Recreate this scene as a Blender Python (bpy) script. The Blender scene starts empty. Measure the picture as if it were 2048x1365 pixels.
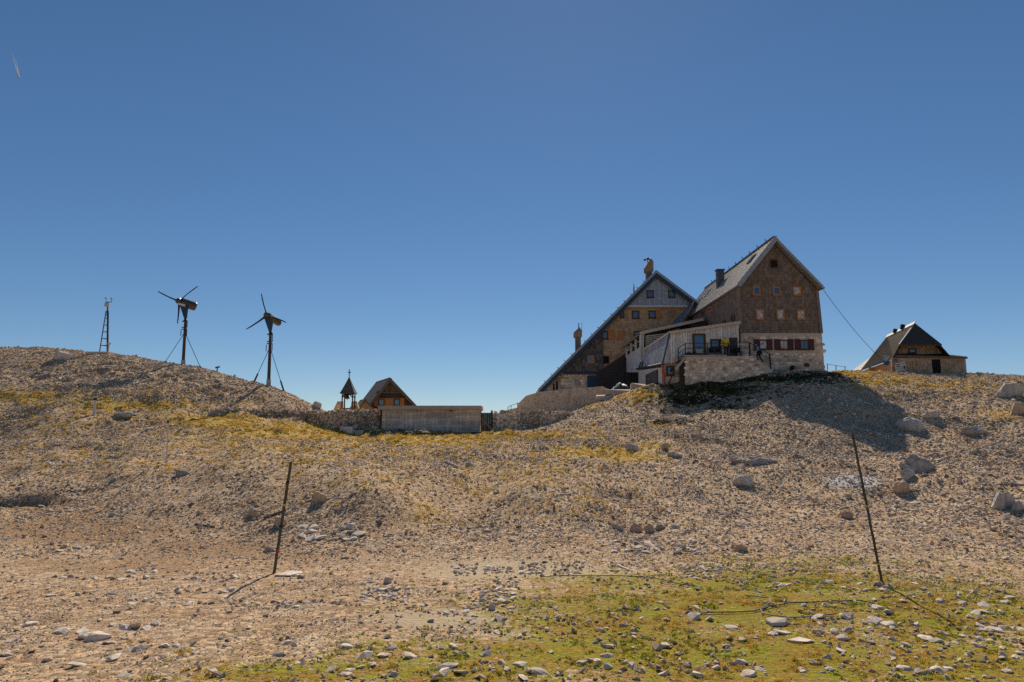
import bpy, bmesh, math, random
import numpy as np
from mathutils import Vector, Matrix, Euler

random.seed(7); RNG = np.random.default_rng(7)
R = math.radians
sc = bpy.context.scene

# ------------------------------------------------------------------ camera
F = 1400.0                      # focal length in pixels of the 2048 px wide photograph
PITCH = R(7.45)
CAM = Vector((0.0, 0.0, 3.5))
cd = bpy.data.cameras.new('camera'); cam = bpy.data.objects.new('camera', cd)
sc.collection.objects.link(cam); sc.camera = cam
cd.sensor_width = 36.0; cd.lens = 36.0 * F / 2048.0
cd.clip_start = 0.1; cd.clip_end = 60000
cam.location = CAM; cam.rotation_euler = (R(90) + PITCH, 0, 0)

# ------------------------------------------------------------------ sky and sun
SUN_EL, SUN_AZ = R(40.2), R(4.5)          # azimuth measured from +Y towards +X
w = bpy.data.worlds.new('World'); sc.world = w; w.use_nodes = True
nt = w.node_tree; nt.nodes.clear()
sky = nt.nodes.new('ShaderNodeTexSky'); sky.sky_type = 'NISHITA'; sky.sun_disc = False
sky.sun_elevation = SUN_EL; sky.sun_rotation = SUN_AZ
sky.altitude = 2400; sky.air_density = 1.0; sky.dust_density = 0.2; sky.ozone_density = 4.0
bg = nt.nodes.new('ShaderNodeBackground'); bg.inputs['Strength'].default_value = 0.067
wo = nt.nodes.new('ShaderNodeOutputWorld')
gm = nt.nodes.new('ShaderNodeGamma'); gm.inputs['Gamma'].default_value = .82
hs = nt.nodes.new('ShaderNodeHueSaturation'); hs.inputs['Saturation'].default_value = 1.22; hs.inputs['Value'].default_value = 1.0
nt.links.new(sky.outputs[0], gm.inputs['Color']); nt.links.new(gm.outputs[0], hs.inputs['Color']); nt.links.new(hs.outputs[0], bg.inputs[0]); nt.links.new(bg.outputs[0], wo.inputs[0])
sd = Vector((math.sin(SUN_AZ) * math.cos(SUN_EL), math.cos(SUN_AZ) * math.cos(SUN_EL), math.sin(SUN_EL)))
ld = bpy.data.lights.new('sun', 'SUN'); ld.energy = 3.2; ld.angle = R(0.53); ld.color = (1.0, 0.88, 0.71)
sun = bpy.data.objects.new('sun', ld); sc.collection.objects.link(sun)
sun.rotation_euler = (-sd).to_track_quat('-Z', 'Y').to_euler()
sun.location = (0, 0, 60)
sc.view_settings.view_transform = 'Standard'; sc.view_settings.look = 'None'
sc.view_settings.exposure = 0.58; sc.view_settings.gamma = 1.0
sc.view_settings.use_curve_mapping = False
sc.cycles.use_denoising = False
sc.cycles.max_bounces = 5; sc.cycles.diffuse_bounces = 3; sc.cycles.glossy_bounces = 2
sc.cycles.caustics_reflective = False; sc.cycles.caustics_refractive = False; sc.cycles.blur_glossy = 1.0; sc.cycles.sample_clamp_indirect = 4.0

# ------------------------------------------------------------------ pixel <-> world
CP, SP = math.cos(PITCH), math.sin(PITCH)
def ray(px, py):
    r, u = (px - 1024.0) / F, (682.5 - py) / F
    return Vector((r, CP - u * SP, SP + u * CP))
def P(px, py, Y):
    d = ray(px, py); return CAM + d * (Y / d.y)
def PZ(px, py, z):
    d = ray(px, py); return CAM + d * ((z - CAM.z) / d.z)
def PPL(px, py, O, n):
    d = ray(px, py); return CAM + d * ((O - CAM).dot(n) / d.dot(n))
def proj(p):
    v = p - CAM; f = v.y * CP + v.z * SP; u = -v.y * SP + v.z * CP
    return 1024 + F * v.x / f, 682.5 - F * u / f

# ------------------------------------------------------------------ numpy noise
def _hash(ix, iy, s):
    h = (ix.astype(np.int64) * 374761393 + iy.astype(np.int64) * 668265263 + s * 974711) & 0xffffffff
    h = ((h ^ (h >> 13)) * 1274126177) & 0xffffffff
    return ((h ^ (h >> 16)) & 0xffff) / 65535.0
def vnoise(x, y, s=0):
    ix, iy = np.floor(x), np.floor(y); fx, fy = x - ix, y - iy
    fx, fy = fx * fx * (3 - 2 * fx), fy * fy * (3 - 2 * fy)
    a, b = _hash(ix, iy, s), _hash(ix + 1, iy, s); c, d = _hash(ix, iy + 1, s), _hash(ix + 1, iy + 1, s)
    return (a * (1 - fx) + b * fx) * (1 - fy) + (c * (1 - fx) + d * fx) * fy
def fbm(x, y, s=0, o=4):
    t = 0; a = .5; n = 0
    for k in range(o):
        t = t + a * vnoise(x * 2 ** k + 17.3 * k, y * 2 ** k - 9.1 * k, s + k); n += a; a *= .5
    return t / n
def sstep(a, b, x):
    t = np.clip((x - a) / (b - a), 0, 1); return t * t * (3 - 2 * t)

# ------------------------------------------------------------------ materials
MATS = {}
def mat(name, col, rough=.85, var=.25, scale=6.0, bump=0.0, bscale=None, metal=0.0, tint=0.0,
        obj_rand=0.0, col2=None, spec=.3, stretch=None, streak=0.0, transl=0.0):
    """procedural material: base colour with noise, optional 2nd colour, per piece tint, bump"""
    if name in MATS: return MATS[name]
    m = bpy.data.materials.new(name); m.use_nodes = True; t = m.node_tree; N = t.nodes; L = t.links
    b = N['Principled BSDF']; b.inputs['Roughness'].default_value = rough
    b.inputs['Metallic'].default_value = metal; b.inputs['Specular IOR Level'].default_value = spec
    tc = N.new('ShaderNodeTexCoord'); vec = tc.outputs['Object']
    if stretch:
        mp = N.new('ShaderNodeMapping'); mp.inputs['Scale'].default_value = stretch
        L.new(vec, mp.inputs['Vector']); vec = mp.outputs[0]
    n1 = N.new('ShaderNodeTexNoise'); n1.inputs['Scale'].default_value = scale; n1.inputs['Detail'].default_value = 6
    n1.inputs['Roughness'].default_value = .65; L.new(vec, n1.inputs['Vector'])
    mx = N.new('ShaderNodeMix'); mx.data_type = 'RGBA'
    c2 = col2 if col2 else tuple(c * (1 - var) for c in col)
    c1 = col if col2 else tuple(min(1, c * (1 + var)) for c in col)
    mx.inputs[6].default_value = (*c2, 1); mx.inputs[7].default_value = (*c1, 1)
    cr = N.new('ShaderNodeMapRange'); cr.inputs[1].default_value = .3; cr.inputs[2].default_value = .7
    L.new(n1.outputs['Fac'], cr.inputs[0]); L.new(cr.outputs[0], mx.inputs[0]); out = mx.outputs[2]
    def mul(out, src, amt):
        mr = N.new('ShaderNodeMapRange'); mr.inputs[3].default_value = 1 - amt; mr.inputs[4].default_value = 1 + amt
        L.new(src, mr.inputs[0]); v = N.new('ShaderNodeVectorMath'); v.operation = 'SCALE'
        L.new(out, v.inputs[0]); L.new(mr.outputs[0], v.inputs['Scale']); return v.outputs[0]
    if tint:
        a = N.new('ShaderNodeAttribute'); a.attribute_name = 'tint'; out = mul(out, a.outputs['Fac'], tint)
    if obj_rand:
        oi = N.new('ShaderNodeObjectInfo'); out = mul(out, oi.outputs['Random'], obj_rand)
    if streak:
        mp = N.new('ShaderNodeMapping'); mp.inputs['Scale'].default_value = (5, 5, .35); L.new(tc.outputs['Object'], mp.inputs['Vector'])
        n3 = N.new('ShaderNodeTexNoise'); n3.inputs['Scale'].default_value = 1.2; n3.inputs['Detail'].default_value = 5
        L.new(mp.outputs[0], n3.inputs['Vector']); out = mul(out, n3.outputs['Fac'], streak)
    L.new(out, b.inputs['Base Color'])
    if bump:
        n2 = N.new('ShaderNodeTexNoise'); n2.inputs['Scale'].default_value = bscale or scale * 4; n2.inputs['Detail'].default_value = 5
        L.new(vec, n2.inputs['Vector'])
        bp = N.new('ShaderNodeBump'); bp.inputs['Strength'].default_value = min(1, bump); bp.inputs['Distance'].default_value = .03
        L.new(n2.outputs['Fac'], bp.inputs['Height']); L.new(bp.outputs[0], b.inputs['Normal'])
    if transl:
        tr = N.new('ShaderNodeBsdfTranslucent'); L.new(out, tr.inputs['Color'])
        ms = N.new('ShaderNodeMixShader'); ms.inputs[0].default_value = transl
        L.new(b.outputs[0], ms.inputs[1]); L.new(tr.outputs[0], ms.inputs[2]); L.new(ms.outputs[0], N['Material Output'].inputs['Surface'])
    MATS[name] = m; return m

M_shingle = mat('shingle_dark', (0.215, 0.16, 0.12), .9, .15, 2, .4, 40, tint=.24, streak=.3)
M_shingle2 = mat('shingle_brown', (0.52, 0.345, 0.2), .9, .15, 2, .4, 40, tint=.22, streak=.2)
M_shingle3 = mat('shingle_light', (0.48, 0.33, 0.22), .9, .15, 2, .4, 40, tint=.24, streak=.25)
M_greyboard = mat('grey_board', (0.15, 0.13, 0.115), .9, .25, 4, .3, 30, tint=.4, streak=.3)
M_stone = mat('masonry_stone', (0.72, 0.565, 0.425), .9, .22, 5, .5, 30, tint=.5)
M_mortar = mat('mortar', (0.62, 0.48, 0.36), .95, .25, 8, .5, 40)
M_mortar2 = mat('smooth_masonry', (0.6, 0.46, 0.335), .92, .2, 4, .4, 30, tint=.22)
M_drystone = mat('dry_stone', (0.6, 0.475, 0.355), .95, .3, 4, .5, 25, tint=.6)
M_roofmetal = mat('roof_metal', (.33, .315, .305), .6, .18, 2.5, .1, 12, metal=.15, streak=.3)
M_roofmetal2 = mat('edge_metal', (.34, .34, .35), .45, .2, 4, .05, 12, metal=.4)
M_bluemetal = mat('blue_metal', (.17, .21, .25), .5, .2, 3, .05, 12, metal=.3)
M_clad = mat('gable_sheet', (0.46, 0.47, 0.485), .5, .2, 3, .05, 12, metal=.3, tint=.25, streak=.3)
M_corr = mat('corrugated_sheet', (0.72, 0.66, 0.61), .5, .2, 3, .05, 12, metal=.2, tint=.25, streak=.4)
M_corr2 = mat('corrugated_grey', (0.5, 0.5, 0.53), .5, .2, 3, .05, 12, metal=.3, tint=.25, streak=.4)
M_white = mat('white_paint', (.62, .58, .53), .6, .12, 8)
M_tanboard = mat('tan_board', (.56, .46, .36), .8, .2, 8, .2)
M_brown = mat('brown_frame', (.105, .05, .026), .7, .2, 10, .2)
M_orange = mat('orange_wood', (0.52, 0.21, 0.07), .7, .25, 8, .2, stretch=(1, 1, .2))
M_maroon = mat('maroon_paint', (0.09, 0.028, 0.026), .6, .2, 10)
M_darkwood = mat('dark_wood', (0.07, 0.056, 0.05), .9, .3, 6, .3)
M_midwood = mat('mid_wood', (0.16, 0.12, 0.09), .9, .3, 6, .3)
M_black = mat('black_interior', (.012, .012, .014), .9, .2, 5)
M_rail = mat('rail_iron', (.045, .03, .026), .6, .3, 20, metal=.3)
M_steel = mat('dark_steel', (.05, .045, .045), .55, .3, 10, metal=.5)
M_rust = mat('rusty_steel', (.10, .066, .05), .7, .35, 10, metal=.3)
M_galv = mat('galvanised', (.33, .33, .34), .45, .2, 10, metal=.6)
M_navy = mat('navy_metal', (.03, .06, .10), .5, .2, 10, metal=.2)
M_blade = mat('blade_black', (.018, .019, .022), .5, .2, 10)
M_shiny = mat('nacelle_metal', (.10, .095, .085), .3, .3, 12, metal=.8, spec=.5)
M_concrete = mat('concrete', (0.64, 0.52, 0.41), .92, .3, 1.6, .35, 14, tint=.22, stretch=(.5, 1, 3), streak=.55)
M_slab = mat('concrete_slab', (0.5, 0.41, 0.32), .92, .2, 3, .25, 14)
M_block = mat('concrete_block', (.36, .35, .35), .92, .2, 6, .3, 20)
M_green = mat('green_sheet', (.018, .042, .036), .6, .25, 6, tint=.3)
M_plank = mat('raw_plank', (.33, .25, .16), .85, .25, 5, .2)
M_downpipe = mat('orange_pipe', (.50, .12, .055), .55, .15, 8)
M_pole = mat('weathered_pole', (.105, .098, .068), .9, .35, 8, .4, 40, stretch=(1, 1, .2))
M_yellow = mat('yellow_tape', (.62, .45, .02), .6, .1)
M_red = mat('red_tape', (.62, .04, .03), .6, .1)
M_blacktape = mat('black_tape', (.012, .012, .012), .6, .1)
M_rubber = mat('rubber_hose', (.03, .03, .032), .6, .3, 20)
M_greyhose = mat('grey_hose', (.25, .24, .22), .7, .3, 20)
M_tarp = mat('tarp', (.075, .08, .088), .6, .2, 6, .2)
M_rock = mat('limestone', (.66, .56, .46), .93, .3, 2.2, .45, 9, obj_rand=.25)
M_boulder = mat('boulder_stone', (0.47, 0.415, 0.36), .95, .35, 1.6, .6, 6, obj_rand=.2, streak=.3)
M_tanrock = mat('tan_boulder', (0.54, 0.4, 0.27), .95, .25, 4.0, .9, 12)
M_scree = mat('scree_stone', (.55, .435, .325), .95, .25, 5, 0, obj_rand=.36)
M_skin = mat('skin', (.52, .31, .22), .6, .06)
M_hair = mat('dark_hair', (.025, .018, .014), .7, .2)
M_jacket = mat('yellow_jacket', (0.95, 0.62, 0.015), .7, .08, 8, .2)
M_blueshirt = mat('blue_shirt', (.045, .14, .30), .8, .1, 8, .2)
M_lightblue = mat('light_blue_shirt', (.26, .40, .58), .8, .1, 8, .2)
M_blueshorts = mat('blue_shorts', (.03, .11, .26), .8, .1, 8, .2)
M_blacktrs = mat('black_trousers', (.016, .016, .02), .8, .1, 8, .2)
M_navytrs = mat('navy_trousers', (.016, .018, .04), .8, .1, 8, .2)
M_packblack = mat('pack_black', (.022, .02, .02), .8, .2, 8, .2)
M_packorange = mat('pack_orange', (.55, .17, .03), .8, .2, 8)
M_print = mat('print_brown', (.10, .05, .045), .7, .3, 9)
M_bronze = mat('bell_bronze', (.09, .08, .055), .45, .3, 10, metal=.7)
M_roofslate = mat('slate', (.085, .083, .085), .75, .25, 5, .2, 25, tint=.25)
M_oldroof = mat('weathered_sheet_roof', (.062, .053, .046), .95, .35, 2.5, .3, 18, tint=.3, streak=.4, spec=.05)
M_paleflash = mat('pale_flashing', (.66, .60, .55), .6, .15, 6)

def glass_mat():
    m = bpy.data.materials.new('window_glass'); m.use_nodes = True; N = m.node_tree.nodes
    b = N['Principled BSDF']; b.inputs['Base Color'].default_value = (.015, .05, .11, 1)  # deep blue base colour paints in part of the reflected sky
    b.inputs['Roughness'].default_value = .06; b.inputs['IOR'].default_value = 1.9
    n = N.new('ShaderNodeTexNoise'); n.inputs['Scale'].default_value = 1.3
    bp = N.new('ShaderNodeBump'); bp.inputs['Strength'].default_value = .06
    m.node_tree.links.new(n.outputs['Fac'], bp.inputs['Height']); m.node_tree.links.new(bp.outputs[0], b.inputs['Normal'])
    return m
M_glass = glass_mat()
M_curtain = mat('curtain', (.50, .44, .40), .25, .75, 3.5, 0, spec=.6)

# ------------------------------------------------------------------ object helpers
COL = sc.collection
ORG = {}
def thing(name, label, cat, loc, group=None):
    o = bpy.data.objects.new(name, None); o.empty_display_size = .3
    COL.objects.link(o); o.location = loc; ORG[o] = Vector(loc)
    o['label'] = label; o['category'] = cat
    if group: o['group'] = group
    return o
def tag(o, label, cat, group=None):
    o['label'] = label; o['category'] = cat
    if group: o['group'] = group
    return o

class MB:
    """collects world-space geometry and links it as one mesh object"""
    def __init__(s): s.v = []; s.f = []; s.t = []
    def add(s, vs, fs, tint=None):
        b = len(s.v); s.v += [tuple(x) for x in vs]; s.f += [tuple(b + i for i in f) for f in fs]
        s.t += [random.random() if tint is None else tint] * len(vs); return s
    def hexa(s, a, tint=None):            # 8 corners: bottom ring 0-3, top ring 4-7
        return s.add(a, [(0, 3, 2, 1), (4, 5, 6, 7), (0, 1, 5, 4), (1, 2, 6, 5), (2, 3, 7, 6), (3, 0, 4, 7)], tint)
    def box(s, lo, hi, tint=None):
        (x0, y0, z0), (x1, y1, z1) = lo, hi
        return s.hexa([(x0, y0, z0), (x1, y0, z0), (x1, y1, z0), (x0, y1, z0), (x0, y0, z1), (x1, y0, z1), (x1, y1, z1), (x0, y1, z1)], tint)
    def prism(s, poly, vec, tint=None):   # polygon of Vectors extruded along vec
        n = len(poly); vec = Vector(vec); vs = [Vector(p) for p in poly] + [Vector(p) + vec for p in poly]
        fs = [tuple(range(n)), tuple(range(2 * n - 1, n - 1, -1))] + [(i, i + n, (i + 1) % n + n, (i + 1) % n) for i in range(n)]
        return s.add(vs, fs, tint)
    def beam(s, p0, p1, wid, hgt, up=(0, 0, 1), tint=None):
        p0, p1 = Vector(p0), Vector(p1); d = (p1 - p0).normalized(); up = Vector(up)
        sd_ = d.cross(up)
        if sd_.length < 1e-4: sd_ = d.cross(Vector((0, 1, 0)))
        sd_.normalize(); u = sd_.cross(d).normalized(); a, b = sd_ * wid / 2, u * hgt / 2
        return s.hexa([p0 - a - b, p0 + a - b, p1 + a - b, p1 - a - b, p0 - a + b, p0 + a + b, p1 + a + b, p1 - a + b], tint)
    def tube(s, p0, p1, r0, r1=None, n=8, tint=None):
        r1 = r0 if r1 is None else r1; p0, p1 = Vector(p0), Vector(p1); d = (p1 - p0).normalized()
        a = d.orthogonal().normalized(); b = d.cross(a); vs = []
        for p, r in ((p0, r0), (p1, r1)):
            for k in range(n):
                q = 2 * math.pi * k / n; vs.append(p + (a * math.cos(q) + b * math.sin(q)) * r)
        fs = [(k, (k + 1) % n, n + (k + 1) % n, n + k) for k in range(n)] + [tuple(range(n - 1, -1, -1)), tuple(range(n, 2 * n))]
        return s.add(vs, fs, tint)
    def path(s, pts, r, n=6):
        pts = [Vector(p) for p in pts]; t = random.random(); b0 = len(s.v)
        for i, p in enumerate(pts):
            d = (pts[min(i + 1, len(pts) - 1)] - pts[max(i - 1, 0)]).normalized()
            a = d.cross(Vector((0, 0, 1))); a = a.normalized() if a.length > 1e-3 else Vector((1, 0, 0)); b = d.cross(a)
            for k in range(n):
                q = 2 * math.pi * k / n; s.v.append(tuple(p + (a * math.cos(q) + b * math.sin(q)) * r)); s.t.append(t)
        for i in range(len(pts) - 1):
            for k in range(n):
                s.f.append((b0 + i * n + k, b0 + i * n + (k + 1) % n, b0 + (i + 1) * n + (k + 1) % n, b0 + (i + 1) * n + k))
        s.f.append(tuple(b0 + k for k in range(n))); e = b0 + (len(pts) - 1) * n; s.f.append(tuple(e + k for k in range(n)))
        return s
    def lathe(s, c, prof, n=14, axis=None, tint=None):   # prof: (r, h) along axis
        c = Vector(c); ax = Vector(axis or (0, 0, 1)).normalized(); a = ax.orthogonal().normalized(); b = ax.cross(a); vs = []
        for r, h in prof:
            for k in range(n):
                q = 2 * math.pi * k / n; vs.append(c + ax * h + (a * math.cos(q) + b * math.sin(q)) * max(r, 1e-4))
        fs = [(i * n + k, i * n + (k + 1) % n, (i + 1) * n + (k + 1) % n, (i + 1) * n + k) for i in range(len(prof) - 1) for k in range(n)]
        fs += [tuple(range(n - 1, -1, -1)), tuple((len(prof) - 1) * n + k for k in range(n))]
        return s.add(vs, fs, tint)
    def build(s, name, m, parent=None, stuff=False, smooth=False, loc=None, label=None):
        org = ORG[parent] if parent is not None else Vector(loc) if loc is not None else Vector((0, 0, 0))
        me = bpy.data.meshes.new(name)
        vs = np.array(s.v, dtype=np.float64).reshape(-1, 3) - np.array(org)
        me.from_pydata(vs.tolist(), [], s.f)
        at = me.attributes.new('tint', 'FLOAT', 'POINT'); at.data.foreach_set('value', np.array(s.t, dtype=np.float32))
        bm = bmesh.new(); bm.from_mesh(me); bmesh.ops.recalc_face_normals(bm, faces=bm.faces); bm.to_mesh(me); bm.free()
        if smooth: me.shade_smooth()
        me.materials.append(m)
        o = bpy.data.objects.new(name, me); COL.objects.link(o)
        if parent is not None: o.parent = parent; ORG[o] = org
        else: o.location = org; ORG[o] = org
        if stuff: o['kind'] = 'stuff'
        if label: o['label'] = label
        return o

def inpoly(x, y, poly):
    c = False; n = len(poly)
    for i in range(n):
        (x1, y1), (x2, y2) = poly[i], poly[(i + 1) % n]
        if (y1 > y) != (y2 > y) and x < (x2 - x1) * (y - y1) / (y2 - y1) + x1: c = not c
    return c

class Plane:
    """a wall plane: origin O, u to the right, v up, n towards the viewer"""
    def __init__(s, O, u, n):
        s.O = Vector(O); s.u = Vector(u).normalized(); s.v = Vector((0, 0, 1)); s.n = Vector(n).normalized()
    def at(s, a, b, d=0): return s.O + s.u * a + s.v * b + s.n * d
    def px(s, x, y, d=0):
        p = PPL(x, y, s.O + s.n * d, s.n); return p
    def uv(s, x, y):
        p = PPL(x, y, s.O, s.n) - s.O; return (p.dot(s.u), p.z)
def frontal(Y): return Plane((0, Y, 0), (1, 0, 0), (0, -1, 0))

def bounds(poly):
    xs = [p[0] for p in poly]; ys = [p[1] for p in poly]; return min(xs), max(xs), min(ys), max(ys)

def shingles(pl, poly, holes, name, m, parent, ch=.24, sw=.19, d0=.01):
    """courses of overlapping shingles over a wall polygon"""
    mb = MB(); x0, x1, y0, y1 = bounds(poly); r = 0; y = y0
    while y < y1:
        x = x0 - random.random() * sw
        while x < x1:
            wd = sw * random.uniform(.65, 1.35); cx, cy = x + wd / 2, y + ch / 2
            ok = inpoly(x + wd * .1, cy, poly) and inpoly(x + wd * .9, cy, poly) and inpoly(cx, min(y + ch * .95, y1 - .01), poly)
            if ok:
                for h in holes:
                    if h[0] - wd * .3 < cx < h[1] + wd * .3 and h[2] - .03 < cy < h[3] + .03: ok = False; break
            if ok:
                lift = random.uniform(.03, .055); dy = random.uniform(-.02, .008); g = .006
                a = [pl.at(x + g, y + dy, d0 + lift), pl.at(x + wd - g, y + dy, d0 + lift), pl.at(x + wd - g, y + ch * 1.08, d0 + .006), pl.at(x + g, y + ch * 1.08, d0 + .006),
                     pl.at(x + g, y + dy, d0), pl.at(x + wd - g, y + dy, d0)]
                mb.add(a, [(0, 1, 2, 3), (4, 5, 1, 0), (4, 0, 3), (1, 5, 2)])
            x += wd
        y += ch; r += 1
    return mb.build(name, m, parent, stuff=True)

def masonry(pl, poly, holes, name, m, parent, s=.32, d0=0.0, dmax=.06):
    """irregular stones, each with its own bulging face, joints recessed"""
    mb = MB(); x0, x1, y0, y1 = bounds(poly); y = y0
    while y < y1:
        h = s * random.uniform(.6, 1.15); x = x0 - random.random() * s
        while x < x1:
            wd = s * random.uniform(.7, 1.9); cx, cy = x + wd / 2, y + h / 2
            hh = h * random.uniform(.8, 1.12); cy += random.uniform(-.12, .12) * s
            if inpoly(cx, cy, poly) and inpoly(cx, cy + hh * .35, poly) and not any(q[0] - wd * .35 < cx < q[1] + wd * .35 and q[2] - hh * .35 < cy < q[3] + hh * .35 for q in holes):
                k = random.choice((5, 6, 6, 7)); pts = []
                for i in range(k):
                    a = 2 * math.pi * (i + random.uniform(-.25, .25)) / k
                    ca, sa = math.cos(a), math.sin(a); q = max(abs(ca), abs(sa)) ** .75
                    pts.append((ca / q * .5, sa / q * .5))
                d = random.uniform(.35, 1) * dmax; tl = random.uniform(-.3, .3) * d
                A = [pl.at(cx + p[0] * wd * .94, cy + p[1] * hh * .94, d0) for p in pts]
                B = [pl.at(cx + p[0] * wd * .7, cy + p[1] * hh * .68, d0 + d + tl * p[0] * 2) for p in pts]
                mb.add(A + B, [(i, (i + 1) % k, k + (i + 1) % k, k + i) for i in range(k)] + [tuple(range(k, 2 * k))])
            x += wd
        y += h * .92
    return mb.build(name, m, parent, stuff=True)

def ribs(pl, poly, name, m, parent, step=.2, wd=.06, d=.035, d0=.0, slant=None):
    """vertical ribs of a sheet, clipped to the polygon (convex enough) """
    mb = MB(); x0, x1, y0, y1 = bounds(poly); x = x0 + step * .5
    while x < x1:
        ys = []; n = len(poly)
        for i in range(n):
            (ax, ay), (bx, by) = poly[i], poly[(i + 1) % n]
            if (ax > x) != (bx > x): ys.append(ay + (by - ay) * (x - ax) / (bx - ax))
        ys.sort()
        for a, b in zip(ys[::2], ys[1::2]):
            if b - a > .05:
                q = [pl.at(x - wd / 2, a + .01, d0), pl.at(x + wd / 2, a + .01, d0), pl.at(x + wd / 4, a + .01, d0 + d), pl.at(x - wd / 4, a + .01, d0 + d)]
                q2 = [p + Vector((0, 0, b - a - .02)) for p in q]
                mb.hexa(q + q2)
        x += step
    return mb.build(name, m, parent, stuff=True)

def wall(pl, poly, thick, name, m, parent):
    mb = MB(); mb.prism([pl.at(a, b, 0) for a, b in poly], -pl.n * thick); return mb.build(name, m, parent)

def window(pl, x0, y0, x1, y1, parent, frame=None, pane=None, fw=.09, d=.05, name='window', cross=False, sill=True, proud=.0):
    """rectangle in photo pixels on plane pl; frame > pane, sill. Returns hole rectangle in uv"""
    a = pl.uv(x0, y1); b = pl.uv(x1, y0)
    return window_uv(pl, a[0], a[1], b[0], b[1], parent, frame, pane, fw, d, name, cross, sill, proud)
def window_uv(pl, u0, v0, u1, v1, parent, frame=None, pane=None, fw=.09, d=.05, name='window', cross=False, sill=True, proud=0.):
    frame = frame or M_brown; pane = pane or M_glass; e = d + proud
    mb = MB()
    def bx(a0, b0, a1, b1, dd0, dd1):
        mb.hexa([pl.at(a0, b0, dd0), pl.at(a1, b0, dd0), pl.at(a1, b1, dd0), pl.at(a0, b1, dd0), pl.at(a0, b0, dd1), pl.at(a1, b0, dd1), pl.at(a1, b1, dd1), pl.at(a0, b1, dd1)], .5)
    bx(u0, v0, u0 + fw, v1, -.05, e); bx(u1 - fw, v0, u1, v1, -.05, e)
    bx(u0 + fw, v0, u1 - fw, v0 + fw, -.05, e - .003); bx(u0 + fw, v1 - fw, u1 - fw, v1, -.05, e - .003)
    if cross: bx((u0 + u1) / 2 - .02, v0 + fw, (u0 + u1) / 2 + .02, v1 - fw, -.05, e - .02)
    w_ = mb.build(name, frame, parent)
    g = MB(); q0 = proud + .005
    g.hexa([pl.at(u0 + fw, v0 + fw, -.04), pl.at(u1 - fw, v0 + fw, -.04), pl.at(u1 - fw, v1 - fw, -.04), pl.at(u0 + fw, v1 - fw, -.04),
            pl.at(u0 + fw, v0 + fw, q0), pl.at(u1 - fw, v0 + fw, q0), pl.at(u1 - fw, v1 - fw, q0), pl.at(u0 + fw, v1 - fw, q0)])
    g.build('pane', pane, w_)
    if sill:
        q = MB(); q.hexa([pl.at(u0 - .05, v0 - .05, .0), pl.at(u1 + .05, v0 - .05, 0), pl.at(u1 + .05, v0 - .003, 0), pl.at(u0 - .05, v0 - .003, 0),
                          pl.at(u0 - .05, v0 - .05, e + .07), pl.at(u1 + .05, v0 - .05, e + .07), pl.at(u1 + .05, v0 - .003, e + .07), pl.at(u0 - .05, v0 - .003, e + .07)])
        q.build('sill', frame, w_)
    return (u0, u1, v0, v1)
def panel(pl, x0, y0, x1, y1, parent, m, name, d0=0., d1=.05):
    a = pl.uv(x0, y1); b = pl.uv(x1, y0); mb = MB()
    mb.hexa([pl.at(a[0], a[1], d0), pl.at(b[0], a[1], d0), pl.at(b[0], b[1], d0), pl.at(a[0], b[1], d0),
             pl.at(a[0], a[1], d1), pl.at(b[0], a[1], d1), pl.at(b[0], b[1], d1), pl.at(a[0], b[1], d1)])
    mb.build(name, m, parent); return (a[0], b[0], a[1], b[1])

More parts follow.
